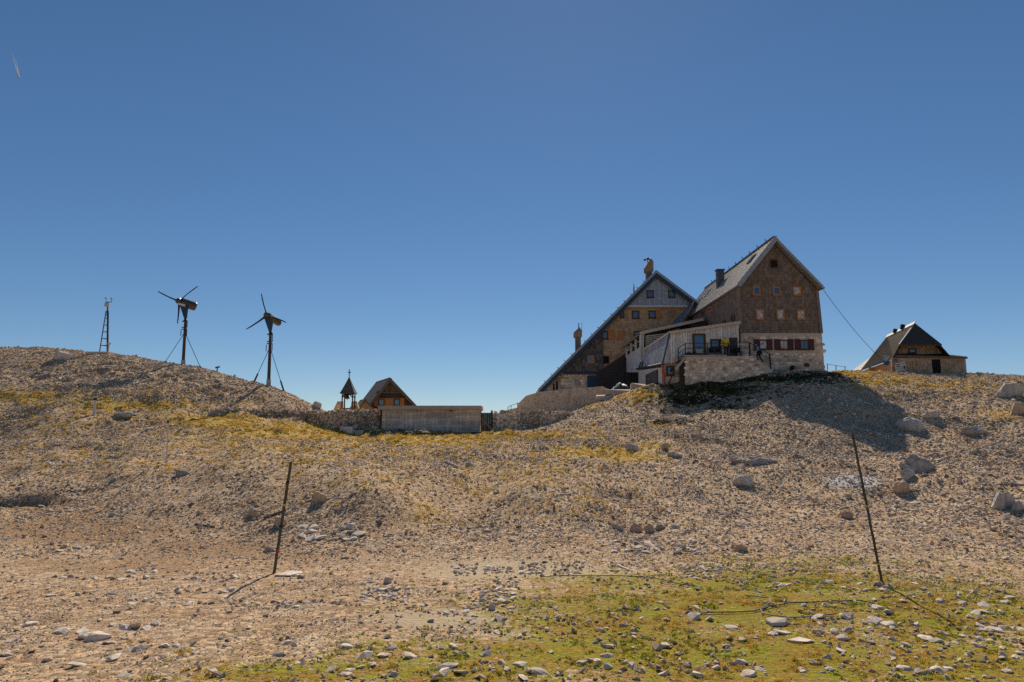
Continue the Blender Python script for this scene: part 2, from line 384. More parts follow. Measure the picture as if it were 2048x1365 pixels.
# ------------------------------------------------------------------ terrain
ctl = []
def c(px, py, Y): p = P(px, py, Y); ctl.append((p.x, p.y, p.z))
def cz(px, py, z): p = PZ(px, py, z); ctl.append((p.x, p.y, p.z))
def cw(x, y, z): ctl.append((x, y, z))
for px in (-200, 100, 400, 700, 1000, 1300, 1600, 1900, 2250):
    for py in (1365, 1260, 1170): cz(px, py, 0.0 + .04 * ((px // 100 + py // 10) % 3))
for x in (-30, -18, -8, 0, 8, 18, 30): cw(x, -3, 2.2); cw(x, 1.5, 1.75); cw(x, 6, .35)
columns = {
    -300: [(1120, 20.5), (1020, 27), (900, 40), (800, 48.5), (690, 68)],
    0: [(1110, 20.6), (1060, 24.3), (1014, 28.2), (998, 28.9), (950, 34), (900, 40), (850, 45), (800, 48.5), (760, 53.5), (697, 66)],
    100: [(1115, 20.4), (1060, 24.3), (1019, 28), (1004, 28.7), (900, 40), (830, 46), (785, 50), (745, 55.5), (698, 65)],
    200: [(1110, 20.6), (1055, 24.3), (1030, 26.3), (990, 28), (955, 30.5), (900, 38.5), (838, 46), (790, 50), (750, 55), (707, 63)],
    300: [(1100, 21.4), (1045, 25.2), (990, 27.6), (950, 30.3), (890, 40), (832, 48), (790, 51), (755, 55.5), (719, 62)],
    400: [(1085, 22.4), (1056, 24.5), (1000, 26.8), (950, 29.5), (885, 40.5), (833, 48.7), (790, 52.5), (736, 60.5)],
    470: [(1085, 22.4), (1050, 24.4), (985, 27), (940, 30.2), (850, 47), (836, 49.6), (795, 53.5), (754, 59.5)],
    540: [(1085, 22.4), (1050, 24), (985, 26.6), (938, 30), (900, 37), (860, 47), (842, 51), (810, 54), (773, 58.5)],
    600: [(845, 52.5), (820, 55), (798, 57.8)],
    640: [(1090, 22.1), (1050, 23.8), (985, 26.3), (938, 29.8), (900, 37.5), (872, 48), (853, 55), (818, 59)],
    760: [(1092, 21.9), (1050, 23.6), (985, 26.3), (935, 30.2), (900, 39), (861, 56.5)],
    860: [(1096, 21.7), (1060, 23.3), (1005, 26.0), (945, 31), (905, 41), (866, 57)],
    930: [(1100, 21.4), (1045, 26), (985, 31.5), (930, 38.5)],
    1000: [(1104, 21.2), (1060, 24.4), (990, 31), (925, 39), (864, 57.4)],
    1080: [(1100, 21.3), (1050, 24), (1000, 27), (950, 31), (910, 38.5), (880, 48), (857, 57)],
    1150: [(1106, 21), (1060, 23.4), (1000, 26.6), (950, 30.8), (915, 37.5), (880, 47), (846, 57)],
    1230: [(1080, 22.5), (1060, 24.6), (1000, 30), (910, 41), (862, 50), (830, 57), (790, 64)],
    1300: [(1104, 21.2), (1072, 23), (1030, 27), (1000, 29), (930, 37.5), (880, 45), (850, 50), (800, 58), (778, 60.5)],
    1380: [(960, 33), (880, 44.5), (850, 48.5), (805, 56), (770, 58.8)],
    1500: [(1104, 21.1), (1060, 24), (1000, 28.7), (940, 35), (890, 42), (850, 47), (800, 53.5), (754, 58.8)],
    1548: [(745, 59)],
    1640: [(1104, 21), (1060, 24), (1000, 28.5), (945, 34.5), (900, 40), (850, 45.5), (800, 51), (744, 61.3)],
    1700: [(744, 62.5)],
    1800: [(1110, 20.7), (1060, 23.8), (1000, 28.4), (955, 34), (915, 39.5), (860, 44.6), (812, 48.9), (770, 55), (747, 63)],
    1930: [(1120, 20), (1060, 23.5), (980, 30), (900, 38.5), (830, 46), (780, 53), (748, 63.5)],
    2048: [(1140, 19), (1060, 23), (980, 29), (900, 37), (830, 44.5), (790, 50), (753, 62)],
    2400: [(1150, 18.5), (1060, 23), (950, 31), (850, 42), (790, 50), (758, 60)],
}
for px, l in columns.items():
    for py, Y in l: c(px, py, Y)
# under and behind the buildings, over the ridge
gA = P(1560, 742, 62).z
for x, y, z in [(24, 66, gA), (18, 72, gA - .4), (28, 72, gA), (16, 84, 8.0), (26, 84, 8.3), (8, 80, 7.6), (12, 72, 7.2), (4, 80, 7.0),
                (36, 72, 9.1), (46, 72, 9.0), (38, 82, 8.2), (50, 84, 7.5), (60, 76, 8.0), (-10, 62, 3.4), (-16, 70, 3.0), (-4, 66, 3.0), (-10, 80, 2.0), (0, 68, 3.8),
                (-20, 66, 3.6), (-25, 68, 5.0), (-30, 70, 7.0), (-40, 74, 9.0), (-55, 78, 10), (-24, 82, 1), (-40, 88, 5), (-55, 92, 5),
                (-80, 60, 10), (-80, 30, 4), (-80, 0, 2), (80, 60, 9), (80, 30, 4), (80, 0, 2),
                (0, 110, -2), (-40, 110, -3), (40, 110, 2), (-90, 110, -3), (90, 110, -2), (20, 100, 4)]:
    cw(x, y, z)
ctl = np.array(ctl); K2 = 2.2 ** 2
def phi(a, b): return np.sqrt((a[:, None, 0] - b[None, :, 0]) ** 2 + (a[:, None, 1] - b[None, :, 1]) ** 2 + K2)
n_ = len(ctl); A_ = np.zeros((n_ + 3, n_ + 3)); A_[:n_, :n_] = phi(ctl, ctl) - np.eye(n_) * .06
Pm = np.c_[np.ones(n_), ctl[:, :2]]; A_[:n_, n_:] = Pm; A_[n_:, :n_] = Pm.T
W_ = np.linalg.solve(A_, np.r_[ctl[:, 2], 0, 0, 0])
def smooth_height(x, y):
    out = np.empty_like(x); pts = np.c_[x, y]
    for i in range(0, len(x), 20000):
        q = pts[i:i + 20000]; out[i:i + 20000] = phi(q, ctl) @ W_[:n_] + W_[n_] + q @ W_[n_ + 1:]
    return out
def pxmask(px, py, ells):
    m = np.zeros_like(px)
    for e in ells:
        cx, cy, rx, ry = e[:4]; wgt = e[4] if len(e) > 4 else 1.0
        d = ((px - cx) / rx) ** 2 + ((py - cy) / ry) ** 2
        m = np.maximum(m, wgt * np.exp(-d * .9))
    return m
ROUGH = [(180, 745, 170, 26, .8), (330, 752, 110, 15, .6), (430, 775, 80, 16, .5)]
def project_np(x, y, z):
    vx, vy, vz = x - CAM.x, y - CAM.y, z - CAM.z
    f = np.maximum(vy * CP + vz * SP, .5); u = -vy * SP + vz * CP
    return 1024 + F * vx / f, 682.5 - F * u / f
def height(x, y):
    z = smooth_height(x, y); d = np.hypot(x, y)
    far = sstep(85, 115, np.maximum(np.abs(x) * .9, np.abs(y)))
    z = z * (1 - far) + far * (-2 - 45 * sstep(90, 500, d))
    px, py = project_np(x, y, z)
    rough = pxmask(px, py, ROUGH) * (y > 46) * (y < 68)
    k = .35 + .65 * sstep(19, 27, y)
    z = z + ((fbm(x * .35, y * .35, 3, 3) - .5) * .6 - (np.abs(fbm(x * .22 + y * .1, y * .12, 13, 3) - .5) - .1) * 1.5) * k * (1 - far) * sstep(20, 30, y) * (1 - sstep(54, 60, y) * .7)
    z = z + (fbm(x * 1.3, y * 1.3, 9, 3) - .5) * .22 * k * (1 - far) + (fbm(x * 5, y * 5, 31, 2) - .5) * .05 * (1 - far)
    z = z + rough * (np.abs(fbm(x * .8, y * 1.1, 51, 3) - .5) * 2.0 - .36) * (1 - .85 * sstep(56, 60, y))
    # little overhanging bank (washed out edge) at the foot of the left slope
    dl = y - (28.9 - .02 * (x + 20)); on = sstep(-17.0, -19.2, x)
    z = z + on * .2 * sstep(-.18, .05, dl) * np.exp(-np.maximum(dl, 0) / 2.5) - on * .2 * np.exp(-((dl + .2) / .25) ** 2)
    return z
def axis(lo, hi, step, far_, grow=1.25):
    a = list(np.arange(lo, hi + step / 2, step)); s = step
    x = hi
    up = []
    while x < far_: s *= grow; x += s; up.append(x)
    s = step; x = lo; dn = []
    while x > -far_: s *= grow; x -= s; dn.append(x)
    return np.array(dn[::-1] + a + up)
gx = axis(-52, 56, .30, 6000); gy = axis(3, 72, .27, 6000)
GX, GY = np.meshgrid(gx, gy); GZ = height(GX.ravel(), GY.ravel()).reshape(GX.shape)
def gz(x, y):
    """ground height from the mesh grid"""
    x = np.asarray(x, float); y = np.asarray(y, float)
    i = np.clip(np.searchsorted(gx, x) - 1, 0, len(gx) - 2); j = np.clip(np.searchsorted(gy, y) - 1, 0, len(gy) - 2)
    fx = (x - gx[i]) / (gx[i + 1] - gx[i]); fy = (y - gy[j]) / (gy[j + 1] - gy[j])
    return (GZ[j, i] * (1 - fx) + GZ[j, i + 1] * fx) * (1 - fy) + (GZ[j + 1, i] * (1 - fx) + GZ[j + 1, i + 1] * fx) * fy
def g(px, py):
    """first point of the ground along the ray of a photo pixel"""
    d = ray(px, py); ys = np.arange(7, 75, .1); t = ys / d.y
    x = d.x * t; z = CAM.z + d.z * t; h = gz(x, ys); k = np.argmax(h >= z)
    if h[k] < z[k]: k = np.argmin(z - h)
    return Vector((x[k], ys[k], h[k]))

VX, VY, VZ = GX.ravel(), GY.ravel(), GZ.ravel()
# colour masks of the ground, kept as attributes of the sheet
TURF = [(60, 795, 170, 14, .7), (260, 812, 160, 16, .75), (430, 842, 130, 16, 1), (560, 862, 150, 20, 1), (700, 868, 140, 14, .95), (840, 880, 200, 15, .9),
        (980, 872, 120, 10, .95), (1080, 872, 90, 9, .8), (1190, 905, 130, 14, .9), (1250, 915, 70, 10, 1), (600, 915, 240, 34, .4), (760, 960, 220, 50, .36), (1000, 960, 170, 60, .38),
        (850, 1030, 60, 40, .5), (1150, 1000, 120, 40, .3), (1320, 850, 40, 6, .8), (1140, 812, 80, 5, .9), (1290, 790, 50, 18, .8), (1300, 893, 60, 14, .6),
        (1700, 748, 60, 8, .9), (1760, 764, 130, 14, .55), (1900, 775, 140, 16, .5), (2010, 830, 60, 12, .5), (450, 880, 170, 25, .5), (120, 850, 170, 30, .42), (330, 930, 140, 30, .3), (150, 920, 160, 40, .32), (620, 895, 280, 25, .48), (860, 905, 180, 22, .45), (1080, 930, 140, 35, .34), (160, 805, 260, 20, .5), (330, 785, 150, 10, .3), (90, 730, 120, 14, .15), (500, 800, 90, 10, .2), (1180, 870, 120, 14, .5), (740, 830, 10, 2, 0)]
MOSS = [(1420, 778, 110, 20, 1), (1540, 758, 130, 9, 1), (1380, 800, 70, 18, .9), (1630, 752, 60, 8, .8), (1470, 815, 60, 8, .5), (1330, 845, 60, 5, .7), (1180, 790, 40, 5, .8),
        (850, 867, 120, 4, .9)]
GREEN = [(1560, 1165, 330, 30, .95), (1480, 1215, 420, 50, 1), (1450, 1320, 560, 70, 1), (1100, 1310, 380, 50, .9), (900, 1345, 420, 30, .85), (1880, 1230, 300, 80, .92), (1240, 1165, 160, 28, .68),
         (1920, 1330, 300, 75, .95), (370, 1308, 30, 8, .8), (300, 1305, 15, 6, .8), (620, 1348, 300, 32, .85), (1080, 1160, 60, 8, .6), (1150, 1210, 260, 45, .72), (1250, 1260, 300, 50, .85), (880, 1305, 300, 40, .68), (1600, 1125, 300, 18, .5)]
SAND = [(1000, 1140, 170, 22, 1), (1180, 1150, 130, 20, .9), (880, 1240, 170, 22, .9), (1050, 1270, 120, 26, .85), (1320, 1165, 120, 18, .6)]
SOIL = [(250, 1130, 330, 30, .58), (300, 1240, 330, 60, .45), (650, 1180, 250, 40, .44), (250, 1330, 300, 40, .4), (150, 1060, 260, 35, .9), (420, 1095, 230, 26, .8), (60, 1010, 120, 12, 1), (600, 1115, 200, 20, .6), (150, 810, 200, 20, .35), (1280, 1055, 40, 12, .8), (2020, 835, 50, 10, .7)]
PALE = [(1710, 962, 62, 13, 1), (1900, 1100, 260, 60, .3), (1950, 1020, 200, 80, .25)]
def masks(x, y, z):
    px, py = project_np(x, y, z); vis = (y > 5) & (y < 75)
    n1 = fbm(x * .9, y * .9, 71, 4) - .5
    out = []
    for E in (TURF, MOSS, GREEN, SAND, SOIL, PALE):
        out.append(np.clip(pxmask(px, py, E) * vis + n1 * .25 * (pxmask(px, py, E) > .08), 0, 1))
    near = y < 9.8
    out[2] = np.where(near, np.maximum(out[2], .55 * sstep(-8, 2, x)), out[2])
    return out
MK = masks(VX, VY, VZ)
me = bpy.data.meshes.new('ground'); nx, ny = len(gx), len(gy)
idx = np.arange(nx * ny).reshape(ny, nx)
quads = np.stack([idx[:-1, :-1], idx[:-1, 1:], idx[1:, 1:], idx[1:, :-1]], -1).reshape(-1, 4)
me.vertices.add(nx * ny); me.vertices.foreach_set('co', np.stack([VX, VY, VZ], -1).astype(np.float32).ravel())
me.loops.add(quads.size); me.loops.foreach_set('vertex_index', quads.astype(np.int32).ravel())
me.polygons.add(len(quads)); me.polygons.foreach_set('loop_start', np.arange(0, quads.size, 4, dtype=np.int32))
me.update(calc_edges=True); me.validate(); me.shade_smooth()
for nme, arr in (('mask_a', MK[0:3]), ('mask_b', MK[3:6])):
    ca = me.attributes.new(nme, 'FLOAT_COLOR', 'POINT')
    ca.data.foreach_set('color', np.stack(arr + [np.ones_like(VX)], -1).astype(np.float32).ravel())
def ground_mat():
    m = bpy.data.materials.new('stony_ground'); m.use_nodes = True; t = m.node_tree; N = t.nodes; L = t.links
    b = N['Principled BSDF']; b.inputs['Roughness'].default_value = .95; b.inputs['Specular IOR Level'].default_value = .15
    tc = N.new('ShaderNodeTexCoord'); V = tc.outputs['Object']
    def noise(s, d=5, r=.6):
        n = N.new('ShaderNodeTexNoise'); n.inputs['Scale'].default_value = s; n.inputs['Detail'].default_value = d; n.inputs['Roughness'].default_value = r
        L.new(V, n.inputs['Vector']); return n.outputs['Fac']
    def vor(s):
        n = N.new('ShaderNodeTexVoronoi'); n.inputs['Scale'].default_value = s; L.new(V, n.inputs['Vector']); return n
    def mix(f, a, c2):
        x = N.new('ShaderNodeMix'); x.data_type = 'RGBA'
        if isinstance(f, float): x.inputs[0].default_value = f
        else: L.new(f, x.inputs[0])
        for k, q in ((6, a), (7, c2)):
            if isinstance(q, tuple): x.inputs[k].default_value = (*q, 1)
            else: L.new(q, x.inputs[k])
        return x.outputs[2]
    def rng(s, a, c2, lo=0., hi=1.):
        r = N.new('ShaderNodeMapRange'); r.interpolation_type = 'SMOOTHSTEP'
        L.new(s, r.inputs[0]); r.inputs[1].default_value = a; r.inputs[2].default_value = c2; r.inputs[3].default_value = lo; r.inputs[4].default_value = hi
        return r.outputs[0]
    def math_(op, a, c2):
        x = N.new('ShaderNodeMath'); x.operation = op
        for k, q in ((0, a), (1, c2)):
            if isinstance(q, (int, float)): x.inputs[k].default_value = q
            else: L.new(q, x.inputs[k])
        return x.outputs[0]
    def attr(nm):
        a = N.new('ShaderNodeAttribute'); a.attribute_name = nm; s = N.new('ShaderNodeSeparateColor'); L.new(a.outputs['Color'], s.inputs[0]); return s.outputs
    A, B = attr('mask_a'), attr('mask_b')
    v1, v2 = vor(9.), vor(26.)
    grit = mix(rng(noise(1.1), .35, .65), (.47, .305, .17), (.52, .38, .25))
    def sepr(v): s = N.new('ShaderNodeSeparateColor'); L.new(v.outputs['Color'], s.inputs[0]); return s.outputs[0]
    k1 = rng(sepr(v1), 0, 1, .62, 1.3); k2 = rng(sepr(v2), 0, 1, .7, 1.25)
    def scale(cn, f):
        x = N.new('ShaderNodeVectorMath'); x.operation = 'SCALE'; L.new(cn, x.inputs[0]); L.new(f, x.inputs['Scale']); return x.outputs[0]
    grit = scale(scale(grit, k1), k2)
    fine = noise(7., 6, .75); finer = noise(32., 4, .7)
    nz = math_('ADD', math_('MULTIPLY', fine, .65), math_('MULTIPLY', finer, .35))
    def over(base, mask, colr, soft=.16, amp=1.5):
        f = rng(math_('ADD', math_('MULTIPLY', mask, .75), math_('MULTIPLY', math_('SUBTRACT', nz, .5), amp)), .38 - soft, .38 + soft)
        return mix(f, base, colr)
    soil = mix(finer, (.30, .165, .075), (.42, .27, .15))
    sand = mix(finer, (.44, .33, .20), (.54, .43, .29))
    pale = mix(finer, (.50, .48, .46), (.66, .64, .62))
    turf = mix(rng(fine, .3, .7), (.42, .26, .05), (.64, .43, .10))
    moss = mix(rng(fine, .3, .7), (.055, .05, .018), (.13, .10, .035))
    green = mix(rng(noise(1.6, 4), .38, .62), (.30, .175, .025), (.25, .225, .012))
    green = mix(rng(fine, .52, .72), green, (.44, .45, .008))
    green = scale(green, rng(finer, .3, .7, .6, 1.35))
    col = over(grit, B[0], sand); col = over(col, B[1], soil); col = over(col, B[2], pale)
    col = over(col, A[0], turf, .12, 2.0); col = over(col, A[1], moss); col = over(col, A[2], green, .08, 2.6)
    L.new(col, b.inputs['Base Color'])
    hgt = math_('ADD', math_('MULTIPLY', v1.outputs['Distance'], -.9), math_('ADD', math_('MULTIPLY', v2.outputs['Distance'], -.35), math_('MULTIPLY', fine, .9)))
    bp = N.new('ShaderNodeBump'); bp.inputs['Strength'].default_value = .6; bp.inputs['Distance'].default_value = .045
    L.new(hgt, bp.inputs['Height']); L.new(bp.outputs[0], b.inputs['Normal'])
    return m
me.materials.append(ground_mat())
ground = bpy.data.objects.new('ground', me); COL.objects.link(ground); ground['kind'] = 'structure'

# ------------------------------------------------------------------ rock shapes
def hull_rock(seed, n=16, flat=(1, .8, .55), bevel=0.0):
    r = np.random.default_rng(seed); p = r.normal(size=(n, 3)); p /= np.linalg.norm(p, axis=1)[:, None]
    p *= r.uniform(.78, 1.08, (n, 1)); p *= np.array(flat) * .5
    bm = bmesh.new()
    for q in p: bm.verts.new(q)
    res = bmesh.ops.convex_hull(bm, input=list(bm.verts))
    bmesh.ops.delete(bm, geom=[v for v in bm.verts if not v.link_faces], context='VERTS')
    if bevel:
        bmesh.ops.bevel(bm, geom=list(bm.edges), offset=bevel, segments=1, affect='EDGES', profile=.6)
    bmesh.ops.triangulate(bm, faces=[f for f in bm.faces if len(f.verts) > 4])
    m_ = bpy.data.meshes.new('rock'); bm.to_mesh(m_); bm.free(); return m_
def rough_rock(seed, flat=(1, .8, .6), sub=4, amp=.22, strata=0.0, cut=16):
    """boulder: sphere chiselled by random planes, then weathered"""
    r = np.random.default_rng(seed); bm = bmesh.new(); bmesh.ops.create_icosphere(bm, subdivisions=sub, radius=1)
    nrm = r.normal(size=(cut, 3)); nrm /= np.linalg.norm(nrm, axis=1)[:, None]; off = r.uniform(.58, .86, cut)
    for v in bm.verts:
        p = np.array(v.co)
        for q, o in zip(nrm, off):
            d = p @ q - o
            if d > 0: p = p - q * d * .97
        k = 1 + amp * (fbm(np.array([p[0] * 3.1 + seed]), np.array([p[1] * 3.1 + p[2] * 2.3]), seed % 97, 4)[0] - .5) * 1.2 - .35 * amp * max(0, .12 - abs(fbm(np.array([p[0] * 1.6 + p[2] * .8 + seed]), np.array([p[1] * 1.6 + p[2] * 1.7]), 5 + seed % 31, 3)[0] - .5)) * 9
        if strata: k *= 1 + strata * (math.sin((p[2] * 1.0 + p[0] * .35) * 11 + seed) > .2) * .5
        v.co = Vector(p * k * np.array(flat) * .6)
    m_ = bpy.data.meshes.new('rock'); bm.to_mesh(m_); bm.free(); return m_

# scree: tens of thousands of small stones, scattered over the ground sheet
proto = bpy.data.collections.new('stone_shapes')
for k in range(9):
    m_ = hull_rock(100 + k, 13, (1, random.uniform(.6, .95), random.uniform(.42, .75))); m_.materials.append(M_scree)
    o = bpy.data.objects.new('stone_shape_%d' % k, m_); proto.objects.link(o)
def gn_scatter(name, collection, pts, rot, scl, ids, label, cat):
    me = bpy.data.meshes.new(name); me.vertices.add(len(pts)); me.vertices.foreach_set('co', pts.astype(np.float32).ravel())
    a = me.attributes.new('rot', 'FLOAT_VECTOR', 'POINT'); a.data.foreach_set('vector', rot.astype(np.float32).ravel())
    a = me.attributes.new('scl', 'FLOAT_VECTOR', 'POINT'); a.data.foreach_set('vector', scl.astype(np.float32).ravel())
    a = me.attributes.new('ids', 'INT', 'POINT'); a.data.foreach_set('value', ids.astype(np.int32))
    ob = bpy.data.objects.new(name, me); COL.objects.link(ob)
    ng = bpy.data.node_groups.new(name, 'GeometryNodeTree')
    ng.interface.new_socket('Geometry', in_out='INPUT', socket_type='NodeSocketGeometry'); ng.interface.new_socket('Geometry', in_out='OUTPUT', socket_type='NodeSocketGeometry')
    N = ng.nodes; L = ng.links; gi = N.new('NodeGroupInput'); go = N.new('NodeGroupOutput')
    ci = N.new('GeometryNodeCollectionInfo'); ci.inputs['Collection'].default_value = collection
    ci.inputs['Separate Children'].default_value = True; ci.inputs['Reset Children'].default_value = True
    ip = N.new('GeometryNodeInstanceOnPoints'); ip.inputs['Pick Instance'].default_value = True
    def na(nm, tp):
        x = N.new('GeometryNodeInputNamedAttribute'); x.data_type = tp; x.inputs['Name'].default_value = nm; return x.outputs['Attribute']
    L.new(gi.outputs[0], ip.inputs['Points']); L.new(ci.outputs[0], ip.inputs['Instance'])
    L.new(na('ids', 'INT'), ip.inputs['Instance Index']); L.new(na('rot', 'FLOAT_VECTOR'), ip.inputs['Rotation']); L.new(na('scl', 'FLOAT_VECTOR'), ip.inputs['Scale'])
    L.new(ip.outputs[0], go.inputs[0])
    md = ob.modifiers.new('scatter', 'NODES'); md.node_group = ng
    ob['kind'] = 'stuff'; ob['label'] = label; ob['category'] = cat
    return ob
def in_buildings(x, y):
    a = ((x > 19) & (x < 29) & (y > 61.2)) | ((x > 13.6) & (x < 22.5) & (y > 58.8)) | ((x > 11) & (y > 64)); b = (x > 33) & (x < 46) & (y > 64) & (y < 75); c_ = (x > -11.3) & (x < -2.6) & (y > 57.3) & (y < 62)
    return a | b | c_
def candidates(n, y0, y1, pw):
    u = RNG.random(n); y = (y0 ** pw + u * (y1 ** pw - y0 ** pw)) ** (1 / pw)
    x = (RNG.random(n) * 2 - 1) * (.735 * y + 4.5); return x, y
NS = 440000
x, y = candidates(NS, 8.0, 68, 1.55)
z = gz(x, y); mk = masks(x, y, z); ppx, ppy = project_np(x, y, z)
soft = np.clip(np.maximum.reduce([mk[0] * .85, mk[1] * .9, mk[2] * .93, mk[3] * .97]), 0, 1)
big = fbm(x * .25, y * .25, 5, 3); patch = fbm(x * .9, y * .9, 15, 3)
flat_left = (y < 22) & (ppx < 1350)
run_ = fbm(x * .55 + y * .13, y * .14, 25, 3)
prob = (1 - soft) * (.25 + 1.0 * sstep(.35, .62, big)) * (.35 + 1.1 * sstep(.40, .58, run_)) * (.45 + .9 * sstep(.38, .6, patch))
prob = np.where(flat_left, prob * .55 * sstep(.45, .6, patch) + prob * .25, prob)
prob = np.where((y > 20), np.maximum(prob, .36 * (1 - soft) + .08), prob)
rough = pxmask(ppx, ppy, ROUGH) * (y > 46) * (y < 68); prob = np.maximum(prob, rough)
keep = (RNG.random(NS) < prob) & ~in_buildings(x, y)
x, y, z, ppx, ppy, rough, soft = x[keep], y[keep], z[keep], ppx[keep], ppy[keep], rough[keep], soft[keep]
n = len(x); s = .045 + .06 * RNG.random(n) ** 2 + .075 * RNG.random(n) ** 8 + .16 * RNG.random(n) ** 26
s *= np.interp(y, [8, 18, 24, 45, 65], [.52, .62, 1.0, 1.35, 1.6]); s *= 1 + .22 * np.interp(ppx, [1200, 1900], [0, 1])
s *= 1 + 1.0 * rough * RNG.random(n) ** 2; s *= (1 - .3 * soft)
scl = s[:, None] * RNG.uniform(.7, 1.35, (n, 3)) * np.array([1.2, 1.05, .8])
rot = np.stack([RNG.normal(0, .45, n), RNG.normal(0, .45, n), RNG.random(n) * 6.28], -1)
pts = np.stack([x, y, z + s * .08], -1)
gn_scatter('scree', proto, pts, rot, scl, RNG.integers(0, 9, n), 'loose pale limestone scree covering the slopes below the houses', 'scree')
print('scree', n)

# fine gravel on the near flat
n = 150000; x, y = candidates(n, 8.5, 26, 1.5); z = gz(x, y); mk = masks(x, y, z)
kp = RNG.random(n) < (1 - np.clip(mk[2] * .85 + mk[3] * .8, 0, 1)) * (.3 + .9 * sstep(.38, .62, fbm(x * 1.4, y * 1.4, 35, 3)))
x, y, z = x[kp], y[kp], z[kp]; n = len(x); s = .016 + .03 * RNG.random(n) ** 2.2
gn_scatter('gravel', proto, np.stack([x, y, z + s * .1], -1), np.stack([RNG.normal(0, .5, n), RNG.normal(0, .5, n), RNG.random(n) * 6.28], -1), s[:, None] * RNG.uniform(.7, 1.4, (n, 3)) * np.array([1.15, 1, .8]), RNG.integers(0, 9, n), 'fine tan gravel covering the near flat', 'gravel')
# short turf
tcol = bpy.data.collections.new('turf_shapes')
def tuft_mesh(seed, blades, m):
    r = random.Random(seed); mb = MB()
    for i in range(blades):
        a = r.random() * 6.28; rad = r.random() ** .5 * .5; bx, by = math.cos(a) * rad, math.sin(a) * rad
        h = r.uniform(.35, 1) * (1 - rad * .7); ln = r.uniform(.1, .45); q = r.random() * 6.28; wd = r.uniform(.05, .09)
        dx, dy = math.cos(q), math.sin(q)
        mb.add([(bx - dy * wd, by + dx * wd, 0), (bx + dy * wd, by - dx * wd, 0), (bx + dx * ln * .4 + dy * wd * .6, by + dy * ln * .4 - dx * wd * .6, h * .6), (bx + dx * ln * .4 - dy * wd * .6, by + dy * ln * .4 + dx * wd * .6, h * .6), (bx + dx * ln, by + dy * ln, h)],
               [(0, 1, 2, 3), (3, 2, 4)])
    me = bpy.data.meshes.new('tuft'); me.from_pydata(mb.v, [], mb.f); me.materials.append(m); return me
M_tg = mat('turf_green', (0.46, 0.5, 0.015), .8, .3, 3, 0, obj_rand=.45, col2=(.17, .13, .02), transl=.4)
M_ty = mat('turf_yellow', (0.66, 0.46, 0.09), .85, .3, 3, 0, obj_rand=.4, col2=(.46, .30, .06), transl=.45)
M_tm = mat('turf_moss', (.10, .085, .03), .9, .3, 3, 0, obj_rand=.4, col2=(.05, .045, .018), transl=.25)
for k, m in enumerate((M_tg, M_tg, M_ty, M_ty, M_tm)):
    o = bpy.data.objects.new('tuft_shape_%d' % k, tuft_mesh(k, 22, m)); tcol.objects.link(o)
NT = 300000
x, y = candidates(NT, 8.0, 63, 1.35); z = gz(x, y); mk = masks(x, y, z)
cl = fbm(x * 2.1, y * 2.1, 44, 3); cl2 = fbm(x * .6, y * .6, 46, 3)
pg = mk[2] * sstep(.42, .56, cl) * (y < 24) * (1 - .8 * mk[3]); py_ = mk[0] * sstep(.35, .6, cl) * (y > 24) * .5; pm_ = mk[1] * sstep(.3, .55, cl) * (y > 24)
u = RNG.random(NT); tot = pg + py_ + pm_
keep = (u < tot) & ~in_buildings(x, y)
brown = (cl2 > .60) | (RNG.random(NT) < .10)
ids = np.where(pg > np.maximum(py_, pm_), np.where(brown, 2 + (u * 1e4).astype(int) % 2, (u * 1e4).astype(int) % 2), np.where(pm_ > py_, 4, 2 + (u * 1e4).astype(int) % 2))
x, y, z, ids = x[keep], y[keep], z[keep], ids[keep]; n = len(x)
s = RNG.uniform(.06, .13, n) * np.interp(y, [8, 20, 30, 60], [.8, 1, 1.6, 2.6])
scl = np.stack([s, s, s * RNG.uniform(.28, .58, n) * np.where(RNG.random(n) < .10, 2.0, 1.0)], -1)
gn_scatter('turf', tcol, np.stack([x, y, z - .004], -1), np.stack([np.zeros(n), np.zeros(n), RNG.random(n) * 6.28], -1), scl, ids, 'short green and straw coloured alpine turf', 'grass')
print('turf', n)

# ================================================================== mountain house with the tall shingled gable
YA = 62.0; plA = frontal(YA)
def uvs(pl, pts): return [pl.uv(*p) for p in pts]
hA = thing('mountain_house', 'tall shingled mountain house on a stone ground floor, with sloping grey metal roof', 'house', P(1560, 742, YA))
gableA = uvs(plA, [(1481, 667), (1475, 573), (1545, 486), (1634, 582), (1643, 667)])
XL = plA.uv(1478, 640)[0]; XR = gableA[4][0]; YB = 84.0
zEl = plA.uv(1474, 570)[1]; zEr = plA.uv(1636, 580)[1]; apx = plA.uv(1545, 482)
wall(plA, gableA, .3, 'gable_wall', M_shingle, hA)
baseA = uvs(plA, [(1481, 775), (1481, 667), (1643, 667), (1650, 760)])
plAs = Plane((0, YA - .06, 0), (1, 0, 0), (0, -1, 0))
wall(plAs, baseA, .4, 'stone_base', M_mortar, hA)
holes = []
for (x0, y0, x1, y1) in [(1506, 574, 1520, 591), (1546, 574, 1560, 591), (1586, 574, 1601, 591)]:
    holes.append(window(plA, x0, y0, x1, y1, hA, frame=M_orange if x0 < 1590 else M_brown, pane=M_glass if x0 < 1580 else M_curtain, fw=.10, proud=.04))
for (x0, y0, x1, y1) in [(1512, 619, 1527, 640), (1553, 619, 1568, 640), (1594, 620, 1609, 640)]:
    holes.append(window(plA, x0, y0, x1, y1, hA, frame=M_orange, pane=M_curtain, fw=.11, proud=.04))
holes.append(window(plA, 1540, 520, 1555, 537, hA, frame=M_brown, pane=M_black, fw=.08, proud=.03, sill=False, name='loft_opening'))
shingles(plA, gableA, holes, 'shingle_courses', M_shingle, hA, .30, .22)
holes = []
